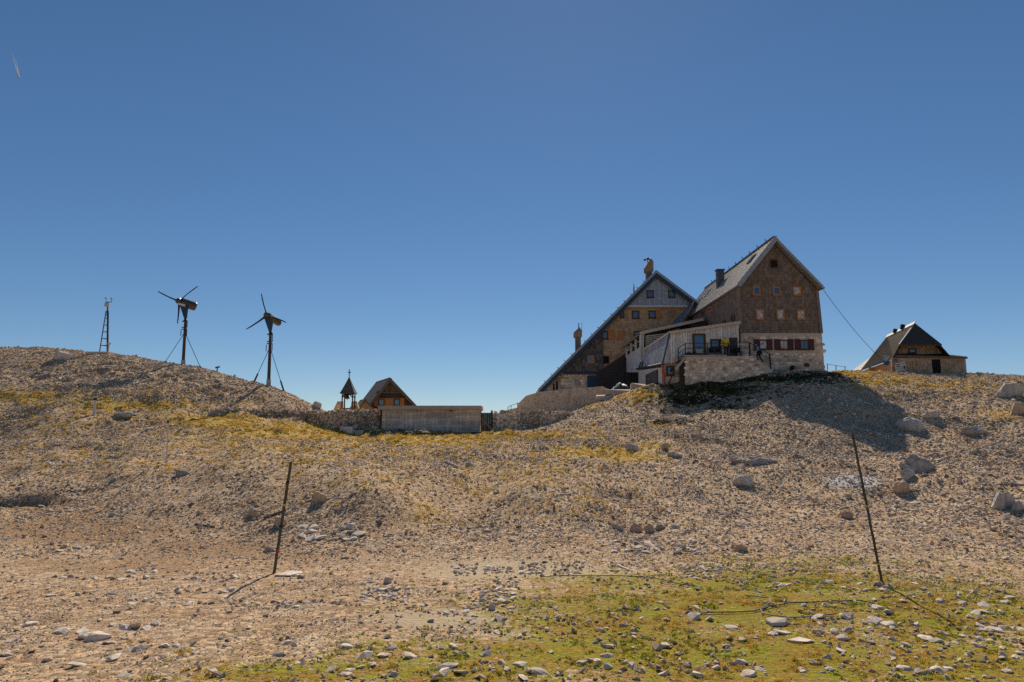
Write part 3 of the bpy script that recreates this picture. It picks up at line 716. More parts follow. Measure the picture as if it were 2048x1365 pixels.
for (x0, x1) in [(1518, 1534), (1559, 1576), (1600, 1617)]:
    holes.append(window(plAs, x0, 680, x1, 700, hA, frame=M_brown, pane=M_curtain if x0 != 1600 else M_glass, fw=.10, proud=.03, cross=(x0 == 1600)))
    for (a, b) in ((x0 - 10, x0 - .5), (x1 + .5, x1 + 10)):
        holes.append(panel(plAs, a, 679, b, 701, hA, M_maroon, 'shutter', 0.0, .08))
holes.append(panel(plAs, 1609, 727, 1618, 734, hA, M_maroon, 'vent_cover', 0, .05))
masonry(plAs, baseA, holes, 'base_stones', M_stone, hA, .36, 0, .04)
# left long wall, receding
plL = Plane((XL, YA, 0), (0, -1, 0), (-1, 0, 0))      # u = -(Y-YA)
sideA = [(YA - YB, 6.5), (0, 6.5), (0, zEl - .05), (YA - YB, zEl - .05)]
wall(plL, sideA, .3, 'long_wall', M_shingle, hA)
hs_ = []
for (x0, x1, y0, y1) in [(1464, 1470, 628, 645), (1446, 1452, 640, 650), (1418, 1424, 612, 626), (1404, 1409, 622, 633)]:
    a = plL.uv(x0, y1); b = plL.uv(x1, y0)
    hs_.append(window_uv(plL, a[0], a[1], b[0], b[1], hA, frame=M_brown if x0 != 1418 else M_orange, fw=.12, proud=.04, sill=False))
shingles(plL, [(YA - YB, 8.0), (0, 8.0), (0, zEl), (YA - YB, zEl)], hs_, 'long_wall_courses', M_shingle, hA, .28, .26)
for (xa_, za_c, xb_, zb_c) in ((gableA[0][0], gableA[0][1], gableA[1][0], gableA[1][1]), (gableA[4][0], gableA[4][1], gableA[3][0], gableA[3][1])):
    s_ = 1 if xa_ < 22 else -1
    mb = MB(); mb.beam((xa_ + s_ * .04, YA - .02, za_c), (xb_ + s_ * .04, YA - .02, zb_c), .26, .26, up=(0, 1, 0)); mb.build('corner_board', M_shingle, hA)
wallR = MB(); wallR.box((XR - .6, YA + .3, 7), (XR - .3, YB, zEr - .1)); wallR.build('far_long_wall', M_shingle, hA)
wb = MB(); wb.prism([Vector((XL, YB, 7)), Vector((XL, YB, zEl)), Vector((apx[0], YB, apx[1])), Vector((XR - .3, YB, zEr)), Vector((XR - .3, YB, 7))], (0, .3, 0)); wb.build('back_gable', M_shingle, hA)
# roof slabs
Yr0, Yr1 = YA - .62, YB + .4
ridge = Vector((apx[0], 0, apx[1] + .22)); eL = plA.uv(1470, 571); eR = plA.uv(1641, 576)
eL = Vector((eL[0], 0, eL[1] - .05)); eR = Vector((eR[0], 0, eR[1]))
def slab(a, b, th, y0, y1, name, m, parent, skew=0.0):
    d = (b - a).normalized(); nrm = Vector((-d.z, 0, d.x)); nrm = nrm if nrm.z > 0 else -nrm
    if b.x > a.x: y0 += .006; y1 -= .006
    mb = MB(); mb.prism([Vector((p.x, y0, p.z)) for p in (a, b, b - nrm * th, a - nrm * th)], (skew * (y1 - y0), y1 - y0, 0)); return mb.build(name, m, parent), nrm
rl, nL = slab(ridge, eL, .22, Yr0, Yr1, 'roof_slope', M_roofmetal, hA)
rr, nR = slab(ridge + Vector((.002, 0, .003)), eR, .22, Yr0, Yr1, 'roof_slope', M_roofmetal, hA)
mb = MB()
for k in range(1, 44):
    y = Yr0 + k * .53
    if y > Yr1 - .1: break
    a, b = ridge + nL * .0, eL + nL * .0
    mb.beam(Vector((a.x, y, a.z)) + nL * .02, Vector((b.x, y, b.z)) + nL * .02, .03, .03, up=nL)
mb.build('standing_seam', M_roofmetal, rl, stuff=True)
mb = MB(); mb.beam((ridge.x, Yr0 - .01, ridge.z + .02), (ridge.x, Yr1, ridge.z + .02), .38, .07); mb.build('ridge_cap', M_roofmetal2, hA)
for (a, b, nn) in ((ridge, eL, nL), (ridge, eR, nR)):
    mb = MB(); q = Vector((0, Yr0 - (.03 if nn is nL else .037), 0)); mb.beam(a + q - nn * (.16 if nn is nL else .08), b + q - nn * (.16 if nn is nL else .08), .06, .42 if nn is nL else .2, up=nn); mb.build('verge_board', M_roofmetal2, hA)
mb = MB(); mb.tube((eL.x - .05, Yr0, eL.z - .13), (eL.x - .05, Yr1, eL.z - .13), .09); mb.build('gutter', M_galv, hA)
mb = MB(); mb.tube((eR.x + .05, Yr0, eR.z - .13), (eR.x + .05, Yr1, eR.z - .13), .09); mb.build('gutter', M_galv, hA)
for t, y in ((.30, 64.5), (.42, 78), (.52, 80.5)):        # roof windows and hatch on the left slope
    pc = ridge.lerp(eL, t); mb = MB(); p = Vector((pc.x, y, pc.z)) + nL * .06; dd = (eL - ridge).normalized()
    mb.beam(p - dd * .5, p + dd * .5, .9, .12, up=nL); sk = mb.build('roof_window', M_tanboard if y > 70 else M_darkwood, hA)
    mb = MB(); mb.beam(p - dd * .38 + nL * .05, p + dd * .38 + nL * .05, .66, .08, up=nL); mb.build('pane', M_glass, sk)
for k in range(9):                                         # snow hooks along the ridge
    y = 63 + k * 2.2; mb = MB(); mb.beam((ridge.x - .25, y, ridge.z - .02), (ridge.x - .3, y, ridge.z + .24), .05, .05); mb.build('snow_hook', M_steel, hA)
pc = ridge.lerp(eL, .13); mb = MB(); yc = 72.8
def pz(px, py, Y): return P(px, py, Y)
c0 = P(1434, 566, yc); c1 = P(1448, 542, yc)
mb.box((c0.x, yc - .3, c0.z - 1.6), (c1.x - .08, yc + .35, c1.z)); ch = mb.build('chimney', mat('chimney_metal', (.10, .105, .12), .6, .2, 4, metal=.2), hA)
mb = MB(); mb.box((c0.x - .08, yc - .38, c1.z), (c1.x, yc + .43, c1.z + .12)); mb.build('chimney_cap', M_steel, ch)

# ================================================================== the big neighbouring hut with the 45 degree roof
YH = 80.0; plB = frontal(YH)
hB = thing('alpine_hut', 'large alpine hut with a 45 degree roof reaching the ground and a sheet metal gable', 'house', P(1230, 780, YH))
plBf = Plane((0, YH - .25, 0), (1, 0, 0), (0, -1, 0))
gab = uvs(plBf, [(1250, 612), (1312, 549), (1386, 604), (1378, 612)])
wall(plBf, gab, .3, 'metal_gable', M_clad, hB)
ribs(plBf, gab, 'sheet_ribs', M_clad, hB, .22, .07, .05)
for x0 in (1293, 1336):
    window(plBf, x0, 581, x0 + 14, 596, hB, frame=M_brown, fw=.12, proud=.06)
panel(plBf, 1247, 611, 1374, 615.5, hB, M_white, 'fascia', -.1, .22)
shing = uvs(plB, [(1205, 742), (1205, 664), (1249, 617), (1385, 617), (1400, 625), (1400, 780), (1205, 780)])
wall(plB, shing, .3, 'shingle_wall', M_shingle2, hB)
holes = []
W = [(1240, 624, 1247, 636), (1264, 622, 1278, 638), (1297, 622, 1311, 637), (1336, 622, 1347, 633), (1204, 663, 1216, 679), (1268, 663, 1282, 680)]
for q in W: holes.append(window(plB, *q, hB, frame=M_brown if q[0] != 1336 else M_orange, fw=.13, proud=.05))
for q in ((1311.5, 622, 1321, 637), (1216.5, 663, 1229, 679), (1235, 663, 1248, 680)): holes.append(panel(plB, *q, hB, M_orange, 'shutter', 0, .09))
holes.append(window(plB, 1206, 712, 1218, 728, hB, frame=M_darkwood, pane=M_black, fw=.1, proud=.03, sill=False, name='open_hatch'))
shingles(plB, uvs(plB, [(1205, 745), (1205, 664), (1249, 617), (1385, 617), (1385, 745)]), holes, 'shingle_courses', M_shingle2, hB, .30, .26)
grey = uvs(plBf, [(1127, 744), (1127, 736), (1205, 662), (1205, 738), (1190, 744)])
wall(plBf, grey, .3, 'grey_boarded_wall', M_greyboard, hB)
shingles(plBf, grey, [window(plBf, 1174, 711, 1189, 727, hB, frame=M_orange, fw=.14, proud=.04)], 'grey_boards', M_greyboard, hB, .34, .3)
panel(plBf, 1127, 743, 1192, 749, hB, M_navy, 'soffit_beam', -.3, .12)
stn = uvs(plB, [(1078, 800), (1078, 785), (1128, 741), (1175, 745), (1175, 800)])
wall(plB, stn, .3, 'stone_wall', M_mortar, hB)
hs2 = [window(plB, 1106, 768, 1109, 784, hB, frame=M_darkwood, pane=M_black, fw=.04, proud=.05, sill=False), window(plB, 1112, 764, 1115.5, 784, hB, frame=M_darkwood, pane=M_black, fw=.04, proud=.05, sill=False)]
masonry(plB, stn, hs2, 'wall_stones', M_stone, hB, .34, 0, .035)
d_ = MB(); a = plB.uv(1175, 782); b = plB.uv(1192, 752)
plank = uvs(plB, [(1192, 785), (1192, 745), (1205, 738), (1262, 700), (1290, 720), (1290, 785)])
wall(Plane((0, YH - .5, 0), (1, 0, 0), (0, -1, 0)), plank, .4, 'plank_annex', M_darkwood, hB)
plB2 = frontal(YH - .5)
for k in range(15):
    x0 = 1193 + k * 4.6; panel(plB2, x0, 750 - max(0, (x0 - 1200)) * .75 + 8, x0 + 4.1, 784, hB, M_darkwood, 'plank', 0, .03 + .02 * (k % 3))
panel(frontal(YH - .35), 1175, 752, 1194, 785, hB, M_navy, 'garage_door', -.2, 0.0)
for k in range(4): panel(frontal(YH - .35), 1176 + k * 4.6, 754, 1180 + k * 4.6, 784, hB, M_navy, 'door_plank', 0, .03)
# roof
apB = P(1312, 541, YH - .8); eB = P(1076, 779, YH - .8); rB = apB + Vector((7.2, 0, -5.6))
for pp, nm in ((eB, 'roof_slope'), (rB, 'roof_slope')):
    slab(Vector((apB.x, 0, apB.z)), Vector((pp.x, 0, pp.z)), .24, YH - .8, YH + 19, nm, M_roofmetal, hB)
    yv = YH - (.85 if pp is eB else .857); a = Vector((apB.x, yv, apB.z)); b = Vector((pp.x, yv, pp.z)); dd = (b - a).normalized(); nn = Vector((-dd.z, 0, dd.x)); nn = nn if nn.z > 0 else -nn
    mb = MB(); mb.beam(a - nn * .1, b - nn * .1, .08, .26, up=nn); mb.build('verge_cap', M_roofmetal2, hB)
    mb = MB(); mb.beam(a - nn * .42 + Vector((0, .12, 0)), b - nn * .42 + Vector((0, .12, 0)), .1, .4, up=nn); mb.build('verge_board', M_navy, hB)
    if pp is eB:
        for k in range(16):
            q = a.lerp(b, .1 + k * .056); mb = MB(); mb.beam(q, q + nn * .22, .08, .06); mb.build('snow_hook', M_steel, hB)
# back walls so that the volume is closed
mb = MB(); mb.prism([Vector((eB.x + .4, YH + 18, 6)), Vector((eB.x + .6, YH + 18, eB.z)), Vector((apB.x, YH + 18, apB.z - .3)), Vector((rB.x, YH + 18, rB.z)), Vector((rB.x, YH + 18, 6))], (0, .3, 0)); mb.build('back_wall', M_shingle2, hB)
# low connecting roof between the two houses
a, b, c1_, d1 = P(1388, 601, 79), P(1334, 657, 79), P(1362, 644, 77), P(1386, 606, 77)
mb = MB(); mb.prism([a, b, c1_, d1], (0, 0, -.25)); mb.build('link_roof', M_bluemetal, hB)
def stone_chimney(xl, xr, yb, yt, ycap, Y, mast):
    mb = MB(); a = P(xl, yb, Y); b = P(xr, yt, Y)
    mb.box((a.x, Y - .4, a.z - 1.2), (b.x, Y + .6, b.z)); ch = mb.build('chimney', M_greyboard, hB)
    p = P(xl - 3, yt, Y); q = P(xr + 2, ycap, Y); mid = (p.x + q.x) / 2
    mb = MB()
    mb.prism([Vector((p.x, Y - .5, p.z)), Vector((q.x, Y - .5, p.z)), Vector((q.x, Y - .5, q.z - .3)), Vector((q.x - (q.x - p.x) * .28, Y - .5, q.z)), Vector((p.x, Y - .5, p.z + .45))], (0, .18, 0))
    mb.prism([Vector((p.x, Y + .5, p.z)), Vector((q.x, Y + .5, p.z)), Vector((q.x, Y + .5, q.z - .3)), Vector((q.x - (q.x - p.x) * .28, Y + .5, q.z)), Vector((p.x, Y + .5, p.z + .45))], (0, .18, 0))
    mb.beam((p.x, Y + .08, p.z + .5), (q.x - (q.x - p.x) * .28, Y + .08, q.z + .02), 1.3, .1); mb.build('chimney_hood', mat('hood_stone', (.30, .225, .15), .9, .3, 4, .4, 20), ch)
    return mid, q.z, ch
mx_, mz, chm = stone_chimney(1293, 1303, 556, 545, 520, YH + 1.5, True)
mb = MB(); pA_ = P(1296, 540, YH + 1.2); mb.tube(pA_, pA_ + Vector((0, 0, 1.4)), .05)
for k in range(3):
    a_ = k * 2.09 + .4; e_ = pA_ + Vector((math.cos(a_) * .38, math.sin(a_) * .38, 1.25)); mb.tube(pA_ + Vector((0, 0, 1.25)), e_, .03); mb.lathe(e_ + Vector((0, 0, -.12)), [(.02, 0), (.13, .05), (.16, .14), (.12, .26), (.02, .3)])
mb.build('anemometer', M_steel, hB)
stone_chimney(1151, 1161, 690, 675, 657, YH + 1.5, False)
mb = MB(); q = P(1157, 662, YH + 1.3); mb.tube(q, q + Vector((.05, 0, .9)), .05); mb.tube(q + Vector((.4, 0, -.2)), q + Vector((.4, 0, 1.0)), .02); mb.build('flue_pipe', M_steel, hB)
mb = MB(); q = P(1268, 582, YH + 1); mb.lathe(q, [(.12, -.4), (.1, .3), (.02, .9)], 8); mb.build('vent_pipe', M_galv, hB)

# ================================================================== sheet metal porch on the terrace
YP = 60.6; plP = frontal(YP)
po = thing('metal_clad_porch', 'grey corrugated metal porch built against the tall house beside the terrace', 'porch', P(1400, 730, YP))
front = uvs(plP, [(1326, 728), (1340, 667), (1477, 646), (1479, 713), (1362, 713), (1356, 728)])
wall(plP, front, .12, 'front_wall', M_corr, po); ribs(plP, front, 'front_ribs', M_corr, po, .22, .11, .07)
Yk = 72.5
tF, tB = P(1340, 667, YP), P(1284, 704, Yk); bF, bB = P(1325, 729, YP), P(1276, 738.5, Yk)
mb = MB(); mb.prism([tF, bF, bB, tB], (.12, 0, .03)); ms = mb.build('slanted_side', M_corr2, po)
mb = MB(); nrm = (bF - tF).cross(tB - tF).normalized(); nrm = nrm if nrm.x < 0 else -nrm
for k in range(1, 46):
    t = k / 46; a, b = tF.lerp(tB, t) + nrm * .02, bF.lerp(bB, t) + nrm * .02; mb.beam(a, b, .08, .05, up=nrm)
mb.build('side_ribs', M_corr2, ms, stuff=True)
rt = P(1477, 646, YP); 
mb = MB(); mb.prism([tF + Vector((-.15, -.25, .02)), rt + Vector((.1, -.25, .02)), rt + Vector((.1, 11.5, .6)), tB + Vector((-.15, 0, .05))], (0, 0, .12)); mb.build('porch_roof', M_roofmetal, po)
mb = MB(); mb.beam(tF + Vector((-.1, -.3, .0)), rt + Vector((.1, -.3, .0)), .06, .24, up=(0, 0, 1)); mb.build('eaves_board', M_tanboard, po)
mb = MB(); mb.beam(tF + nrm * .06, tB + nrm * .06, .2, .12); mb.build('side_verge', M_white, po)
mb = MB(); mb.tube(bF + Vector((-.1, -.2, 0)), bB + Vector((-.1, 0, 0)), .11); mb.build('gutter', M_steel, po)
mb = MB(); mb.beam(tF + nrm * .02, bF + nrm * .02, .14, .1); mb.build('corner_flashing', M_navy, po)
window(plP, 1386, 668, 1410, 712, po, frame=M_brown, fw=.16, proud=.08, name='glazed_door', sill=False)
panel(plP, 1392, 699, 1404, 710, po, M_tanboard, 'door_kick_panel', .0, .1)
window(plP, 1421, 679, 1442, 698, po, frame=M_brown, fw=.14, proud=.07, cross=True)
panel(plP, 1459, 676, 1474, 711, po, M_darkwood, 'coat_board', 0, .1)
mb = MB(); q = P(1289, 709, 70.5); mb.beam(q, q + Vector((1.05, -.3, .12)), .12, .1); mb.build('vent_arm', M_tanboard, po)
for k in range(2):
    a = tF.lerp(tB, .82 + .1 * k) * .35 + bF.lerp(bB, .82 + .1 * k) * .65; b = tF.lerp(tB, .82 + .1 * k) * .05 + bF.lerp(bB, .82 + .1 * k) * .95
    mb = MB(); mb.beam(a + nrm * .05, b + nrm * .05, .55, .06, up=nrm); mb.build('roof_window', M_black, po)
# stone corner and shed door below the slanted side
plQ = frontal(YP - .35); cor = uvs(plQ, [(1327, 790), (1327, 730), (1366, 728), (1366, 790)])
wall(plQ, cor, .5, 'stone_corner', M_mortar, po)
h_ = [window(plQ, 1332, 732, 1348, 752, po, frame=M_brown, fw=.17, proud=.07)]
masonry(plQ, cor, h_, 'corner_stones', M_stone, po, .33, 0, .035)
mb = MB(); sB = [P(1324, 790, YP + .2), P(1324, 735, YP + .2), P(1277, 741, Yk), P(1277, 790, Yk)]; mb.prism(sB, (.15, 0, 0)); mb.build('shed_wall', M_white, po)
plS = Plane(sB[0], (sB[0] - sB[3]), (-(sB[0] - sB[3]).normalized().y * -1, 0, 0))
sdir = (sB[0] - sB[3]); sdir.z = 0; sdir.normalize(); sn = Vector((-sdir.y, sdir.x, 0)); sn = sn if sn.dot(CAM - sB[0]) > 0 else -sn
plS = Plane(Vector((sB[0].x, sB[0].y, 0)), sdir, sn)
dr = panel(plS, 1293, 740, 1315, 776, po, mat('door_brown', (.085, .06, .055), .7, .2, 6), 'shed_door', 0, .07)
panel(plS, 1301, 741.5, 1306, 745, po, M_white, 'door_notice', .07, .085)
mb = MB(); mb.lathe(plS.px(1297, 759, .09), [(.05, -.06), (.05, .06)], 8); mb.build('door_handle', M_galv, po)
mb = MB(); mb.path([P(1325, 730, YP - .45), P(1326, 745, YP - .45), P(1329, 782, YP - .45)], .12, 8); mb.build('downpipe', M_downpipe, po)
mb = MB(); mb.path([P(1344, 753, YP - .5), P(1338, 766, YP - .55), P(1331, 782, YP - .6)], .035, 5); mb.build('ground_cable', M_rubber, po)

# ================================================================== timber veranda shed between porch and hut
YV = 71.5; ve = thing('veranda_shed', 'weathered timber veranda shed with louvred front and open window bays', 'shed', P(1275, 745, YV + 2)); plV = frontal(YV)
rf0, rf1 = P(1281, 668, YV), P(1406, 640, YV); lb0, lb1 = P(1281, 668, YV), P(1249, 696, YV + 6.5)
mb = MB(); mb.prism([rf0 + Vector((-.1, -.2, 0)), rf1 + Vector((0, -.2, 0)), rf1 + Vector((0, 6, .4)), lb1 + Vector((-.15, 0, 0))], (0, 0, .14)); mb.build('shed_roof', M_roofmetal, ve)
mb = MB(); mb.beam(rf0 + Vector((-.1, -.24, .02)), rf1 + Vector((0, -.24, .02)), .05, .3); mb.build('fascia', M_tanboard, ve)
mb = MB(); mb.beam(lb0 + Vector((-.12, 0, .02)), lb1 + Vector((-.12, 0, .02)), .06, .26); mb.build('side_fascia', M_greyboard, ve)
for k in range(9):
    y = 673 + k * 3.6; xr = 1338 - (k * 5.8); a = P(1291, y, YV); b = P(max(1297, xr), y - (max(1297, xr) - 1291) * .12, YV)
    mb = MB(); mb.beam(a, b, .06, .12); mb.build('louvre_slat', M_tanboard, ve)
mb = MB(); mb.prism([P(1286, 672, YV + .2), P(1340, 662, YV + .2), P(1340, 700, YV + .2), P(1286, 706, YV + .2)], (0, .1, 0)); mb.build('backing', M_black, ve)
for x in (1282, 1286.5): mb = MB(); mb.beam(P(x, 669, YV - .05), P(x - 1, 712, YV - .05), .16, .16); mb.build('post', M_white, ve)
sd0 = Vector((lb0.x, lb0.y, 0)); sd1 = Vector((lb1.x, lb1.y, 0)); du = (sd0 - sd1).normalized(); vn = Vector((-du.y, du.x, 0)); vn = vn if vn.dot(CAM - sd0) > 0 else -vn
plW = Plane(sd0, du, vn)
low = uvs(plW, [(1253, 745), (1253, 712), (1281, 694), (1281, 745)])
wall(plW, low, .12, 'side_boarding', M_corr2, ve)
for k in range(4):
    x = 1253 + k * 9.2; mb = MB(); mb.beam(plW.px(x, 696 - k * 8.6), plW.px(x, 716 - k * 6), .16, .16); mb.build('bay_post', M_white, ve)
for k in range(3):
    x = 1254.5 + k * 9.2; u0 = plW.uv(x, 713 - k * 6); u1 = plW.uv(x + 6, 699 - k * 8.6)
    window_uv(plW, u0[0], u0[1], u1[0], u1[1], ve, frame=M_white, pane=M_black, fw=.06, sill=False, proud=-.04)
mb = MB(); mb.box((rf1.x - 1.2, YV + .3, rf1.z - 1.6), (rf1.x + .4, YV + 5, rf1.z - .05)); mb.build('tarred_upstand', M_darkwood, ve)

# ================================================================== terrace
YT = 59.0; plT = frontal(YT); zT = P(1430, 712, YT).z
te = thing('stone_terrace', 'stone retaining terrace with steps at its end in front of the porch', 'terrace', P(1440, 765, YT))
tw = uvs(plT, [(1371, 790), (1371, 713), (1500, 713), (1546, 742), (1552, 775)])
wall(plT, tw, .5, 'retaining_wall', M_mortar, te); masonry(plT, tw, [], 'wall_stones', M_stone, te, .33, 0, .045)
X0, X1 = plT.uv(1371, 712)[0], plT.uv(1500, 712)[0]; X2 = plT.uv(1546, 742)[0]; zB = plT.uv(1546, 742)[1]
mb = MB(); mb.box((X0 - .6, YT + .5, zT - .4), (X1, YA - .12, zT - .02)); mb.build('terrace_floor', M_slab, te)
mb = MB(); mb.box((X0 - .12, YT - .08, zT - .02), (X1 - 2.0, YT + .55, zT + .06)); mb.build('coping', M_slab, te)
mb = MB(); mb.prism([plT.px(1352, 735, .1), plT.px(1372, 711, .1), plT.px(1372, 716, .1), plT.px(1354, 741, .1)], (0, .5, 0)); mb.build('sloping_coping', M_slab, te)
panel(frontal(YT + .25), 1360.5, 720, 1371.5, 785, te, mat('cellar_door', (.06, .038, .032), .8, .3, 6), 'cellar_door', -.15, .0)
ns = 7
for k in range(ns):
    xa = X1 + (X2 - X1) * k / ns; xb = X1 + (X2 - X1) * (k + 1) / ns; zz = zT - (zT - zB) * (k + .05) / ns
    mb = MB(); mb.box((xa, YT + .03, zB - .9), (xb + .02, YA - .14, zz)); mb.build('step', M_slab, te)
# railing
ra = thing('terrace_railing', 'rust brown iron railing along the terrace edge and its steps', 'railing', P(1430, 712, YT + .2)); Yq = YT + .22
def post(px, y0, y1): mb = MB(); mb.beam(P(px, y0, Yq), P(px - .4, y1, Yq), .07, .07); mb.build('post', M_rail, ra)
for px in (1371, 1415, 1457): post(px, 714, 687)
mb = MB(); mb.beam(P(1500, 714, Yq), P(1498.5, 685, Yq), .11, .11); mb.build('post', M_rail, ra)
post(1357, 727, 697)
for y in (687, 697, 707.5): mb = MB(); mb.beam(P(1371, y, Yq), P(1499, y - .6, Yq), .05, .05); mb.build('rail', M_rail, ra)
for y in (0, 10, 20): mb = MB(); mb.beam(P(1357, 697 + y, Yq), P(1371, 687 + y, Yq), .05, .05); mb.build('rail', M_rail, ra)
Ys = YA - .5
mb = MB(); mb.beam(P(1542, 741, Ys), P(1539, 708, Ys), .1, .1); mb.build('post', M_rail, ra)
mb = MB(); mb.beam(P(1499, 686, Yq), P(1502, 687, Ys), .05, .05); mb.beam(P(1502, 687, Ys), P(1539, 708, Ys), .05, .05); mb.build('stair_rail', M_rail, ra)
mb = MB(); mb.beam(P(1502, 698, Ys), P(1540, 719, Ys), .05, .05); mb.build('stair_rail', M_rail, ra)
# things on the terrace
def bench(px, lab, wpx=16, back=True):
    Yb = YT + .95; p = P(px, 711, Yb); p.z = zT; t = thing('terrace_chair', lab, 'chair', p, 'chairs on the terrace'); wd = wpx * .0425
    mb = MB(); mb.box((p.x - wd / 2, Yb - .2, zT + .40), (p.x + wd / 2, Yb + .2, zT + .46)); mb.build('seat', M_blacktrs, t)
    mb = MB(); mb.box((p.x - wd / 2, Yb + .19, zT + .5), (p.x + wd / 2, Yb + .23, zT + .86)); mb.build('backrest', M_blacktrs, t)
    for sx in (-1, 1):
        for yy in (-.17, .19):
            mb = MB(); mb.beam((p.x + sx * (wd / 2 - .04), Yb + yy, zT - .02), (p.x + sx * (wd / 2 - .04), Yb + yy, zT + (.42 if yy < 0 else .86)), .04, .04); mb.build('leg', M_steel, t)
for px in (1425, 1438, 1467, 1477): bench(px, 'dark terrace chair standing against the corrugated porch wall', 12)
pb = P(1383, 708, YT + 1.0); pb.z = zT
mb = MB()
for k in range(7): mb.lathe((pb.x + (k - 3) * .12, pb.y + random.uniform(-.1, .1), zT), [(.16, 0), (.2, .12), (.14, .26 + random.uniform(0, .14)), (.03, .36 + random.uniform(0, .15))], 7)
tag(mb.build('bag_heap', M_packblack, None, smooth=True, loc=pb), 'heap of black bags by the glazed porch door', 'bags')

# ================================================================== heap of rubble and sheets under the veranda
rk = [hull_rock(700 + k, 18, (1, .8, .5)) for k in range(4)]
RV = [(np.array([v.co[:] for v in m.vertices]), [tuple(p.vertices) for p in m.polygons]) for m in [hull_rock(300 + k, 14, (1, .85, .7)) for k in range(12)]]
def add_rock(mb, p, s, tilt=.5, tint=None):
    V, Fc = random.choice(RV); e = np.array(Euler((random.gauss(0, tilt), random.gauss(0, tilt), random.random() * 6.28)).to_matrix())
    sc_ = np.array([random.uniform(.8, 1.25), random.uniform(.8, 1.2), random.uniform(.7, 1.1)]) * s
    mb.add([tuple(q) for q in (V * sc_) @ e.T + np.array(p)], Fc, tint)
def solid(name, m, pts, vec, label, cat, group=None):
    mb = MB(); mb.prism(pts, vec); z0 = min(p.z for p in pts); o = mb.build(name, m, None, loc=Vector((pts[0].x, pts[0].y, z0))); return tag(o, label, cat, group)
p = P(1243, 772, 66); p.z = float(gz(p.x, p.y)); mb = MB()
n = 14
for i in range(n):
    for j in range(n):
        pass
vs, fs = [], []
for j in range(9):
    for i in range(15):
        u, v = i / 14 * 2 - 1, j / 8; hgt = max(0, 1 - u * u) ** .6 * (1 - v ** 2.0) ** .5 if v < 1 else 0
        vs.append((p.x + u * 1.15, p.y - .5 + v * 1.4 + .25 * math.sin(u * 9), p.z - .1 + 1.05 * max(0, (1 - abs(u) ** 1.6)) * (math.sin(min(1, v * 1.6) * 1.57)) + .12 * math.sin(u * 13 + v * 5) * (v > .1)))
for j in range(8):
    for i in range(14): fs.append((j * 15 + i, j * 15 + i + 1, (j + 1) * 15 + i + 1, (j + 1) * 15 + i))
mb.add(vs, fs, .5); tag(mb.build('tarpaulin', M_tarp, None, smooth=True, loc=p), 'crumpled grey tarpaulin over a heap beside the plank annex', 'tarpaulin')
for k, (px, py, wd, lab) in enumerate([(1213, 773, 46, 'long pale concrete slab lying beside the tarpaulin'), (1243, 780, 70, 'wide cracked concrete slab lying below the tarpaulin heap'), (1278, 766, 36, 'tilted concrete slab leaning by the shed door')]):
    q = P(px, py, 64.0 + k * .3); q.z = float(gz(q.x, q.y)) ; w_ = wd * .0455 / 2
    mb = MB(); tl = (.1, -.12, -.35)[k]
    mb.hexa([(q.x - w_, q.y - .5, q.z - .15), (q.x + w_, q.y - .6, q.z - .15), (q.x + w_ * .9, q.y + .7, q.z - .1), (q.x - w_ * .9, q.y + .7, q.z - .1), (q.x - w_ * .95, q.y - .45, q.z + .22 - tl * .5), (q.x + w_ * .9, q.y - .5, q.z + .22 + tl * .5), (q.x + w_ * .8, q.y + .6, q.z + .35), (q.x - w_ * .85, q.y + .6, q.z + .35)])
    tag(mb.build('concrete_slab', M_slab, None, loc=q), lab, 'slab')

# ================================================================== retaining wall below the hut
plR = frontal(66.0); rw = thing('retaining_wall', 'smooth tan stone retaining wall below the alpine hut', 'wall', P(1120, 815, 66))
rp = uvs(plR, [(1036, 840), (1036, 808), (1052, 792), (1080, 784), (1205, 773), (1226, 783), (1226, 800), (1130, 830)])
wall(plR, rp, .5, 'wall_core', M_mortar2, rw); masonry(plR, rp, [], 'wall_stones', M_mortar2, rw, .30, 0, .028)
fr = thing('path_railing', 'thin iron path railing beyond the retaining wall', 'railing', P(1022, 822, 68))
for px, h in ((1016, 818), (1022, 815), (1035, 810)): mb = MB(); mb.beam(P(px, 840, 68), P(px, h - 4, 68), .06, .06); mb.build('post', M_rail, fr)
mb = MB(); mb.beam(P(1016, 814.5, 68), P(1022, 811.5, 68), .04, .04); mb.beam(P(1022, 811.5, 68), P(1037, 806.5, 68), .04, .04); mb.build('rail', M_rail, fr)
mb = MB(); a = P(1012, 821, 70); b = P(1037, 815, 70); mb.prism([a, b, b + Vector((0, 0, -1.6)), a + Vector((0, 0, -1.6))], (0, .5, 0)); tag(mb.build('low_wall', M_stone, None, loc=a + Vector((0, 0, -1.6))), 'low stone parapet with the thin railing above it', 'wall')

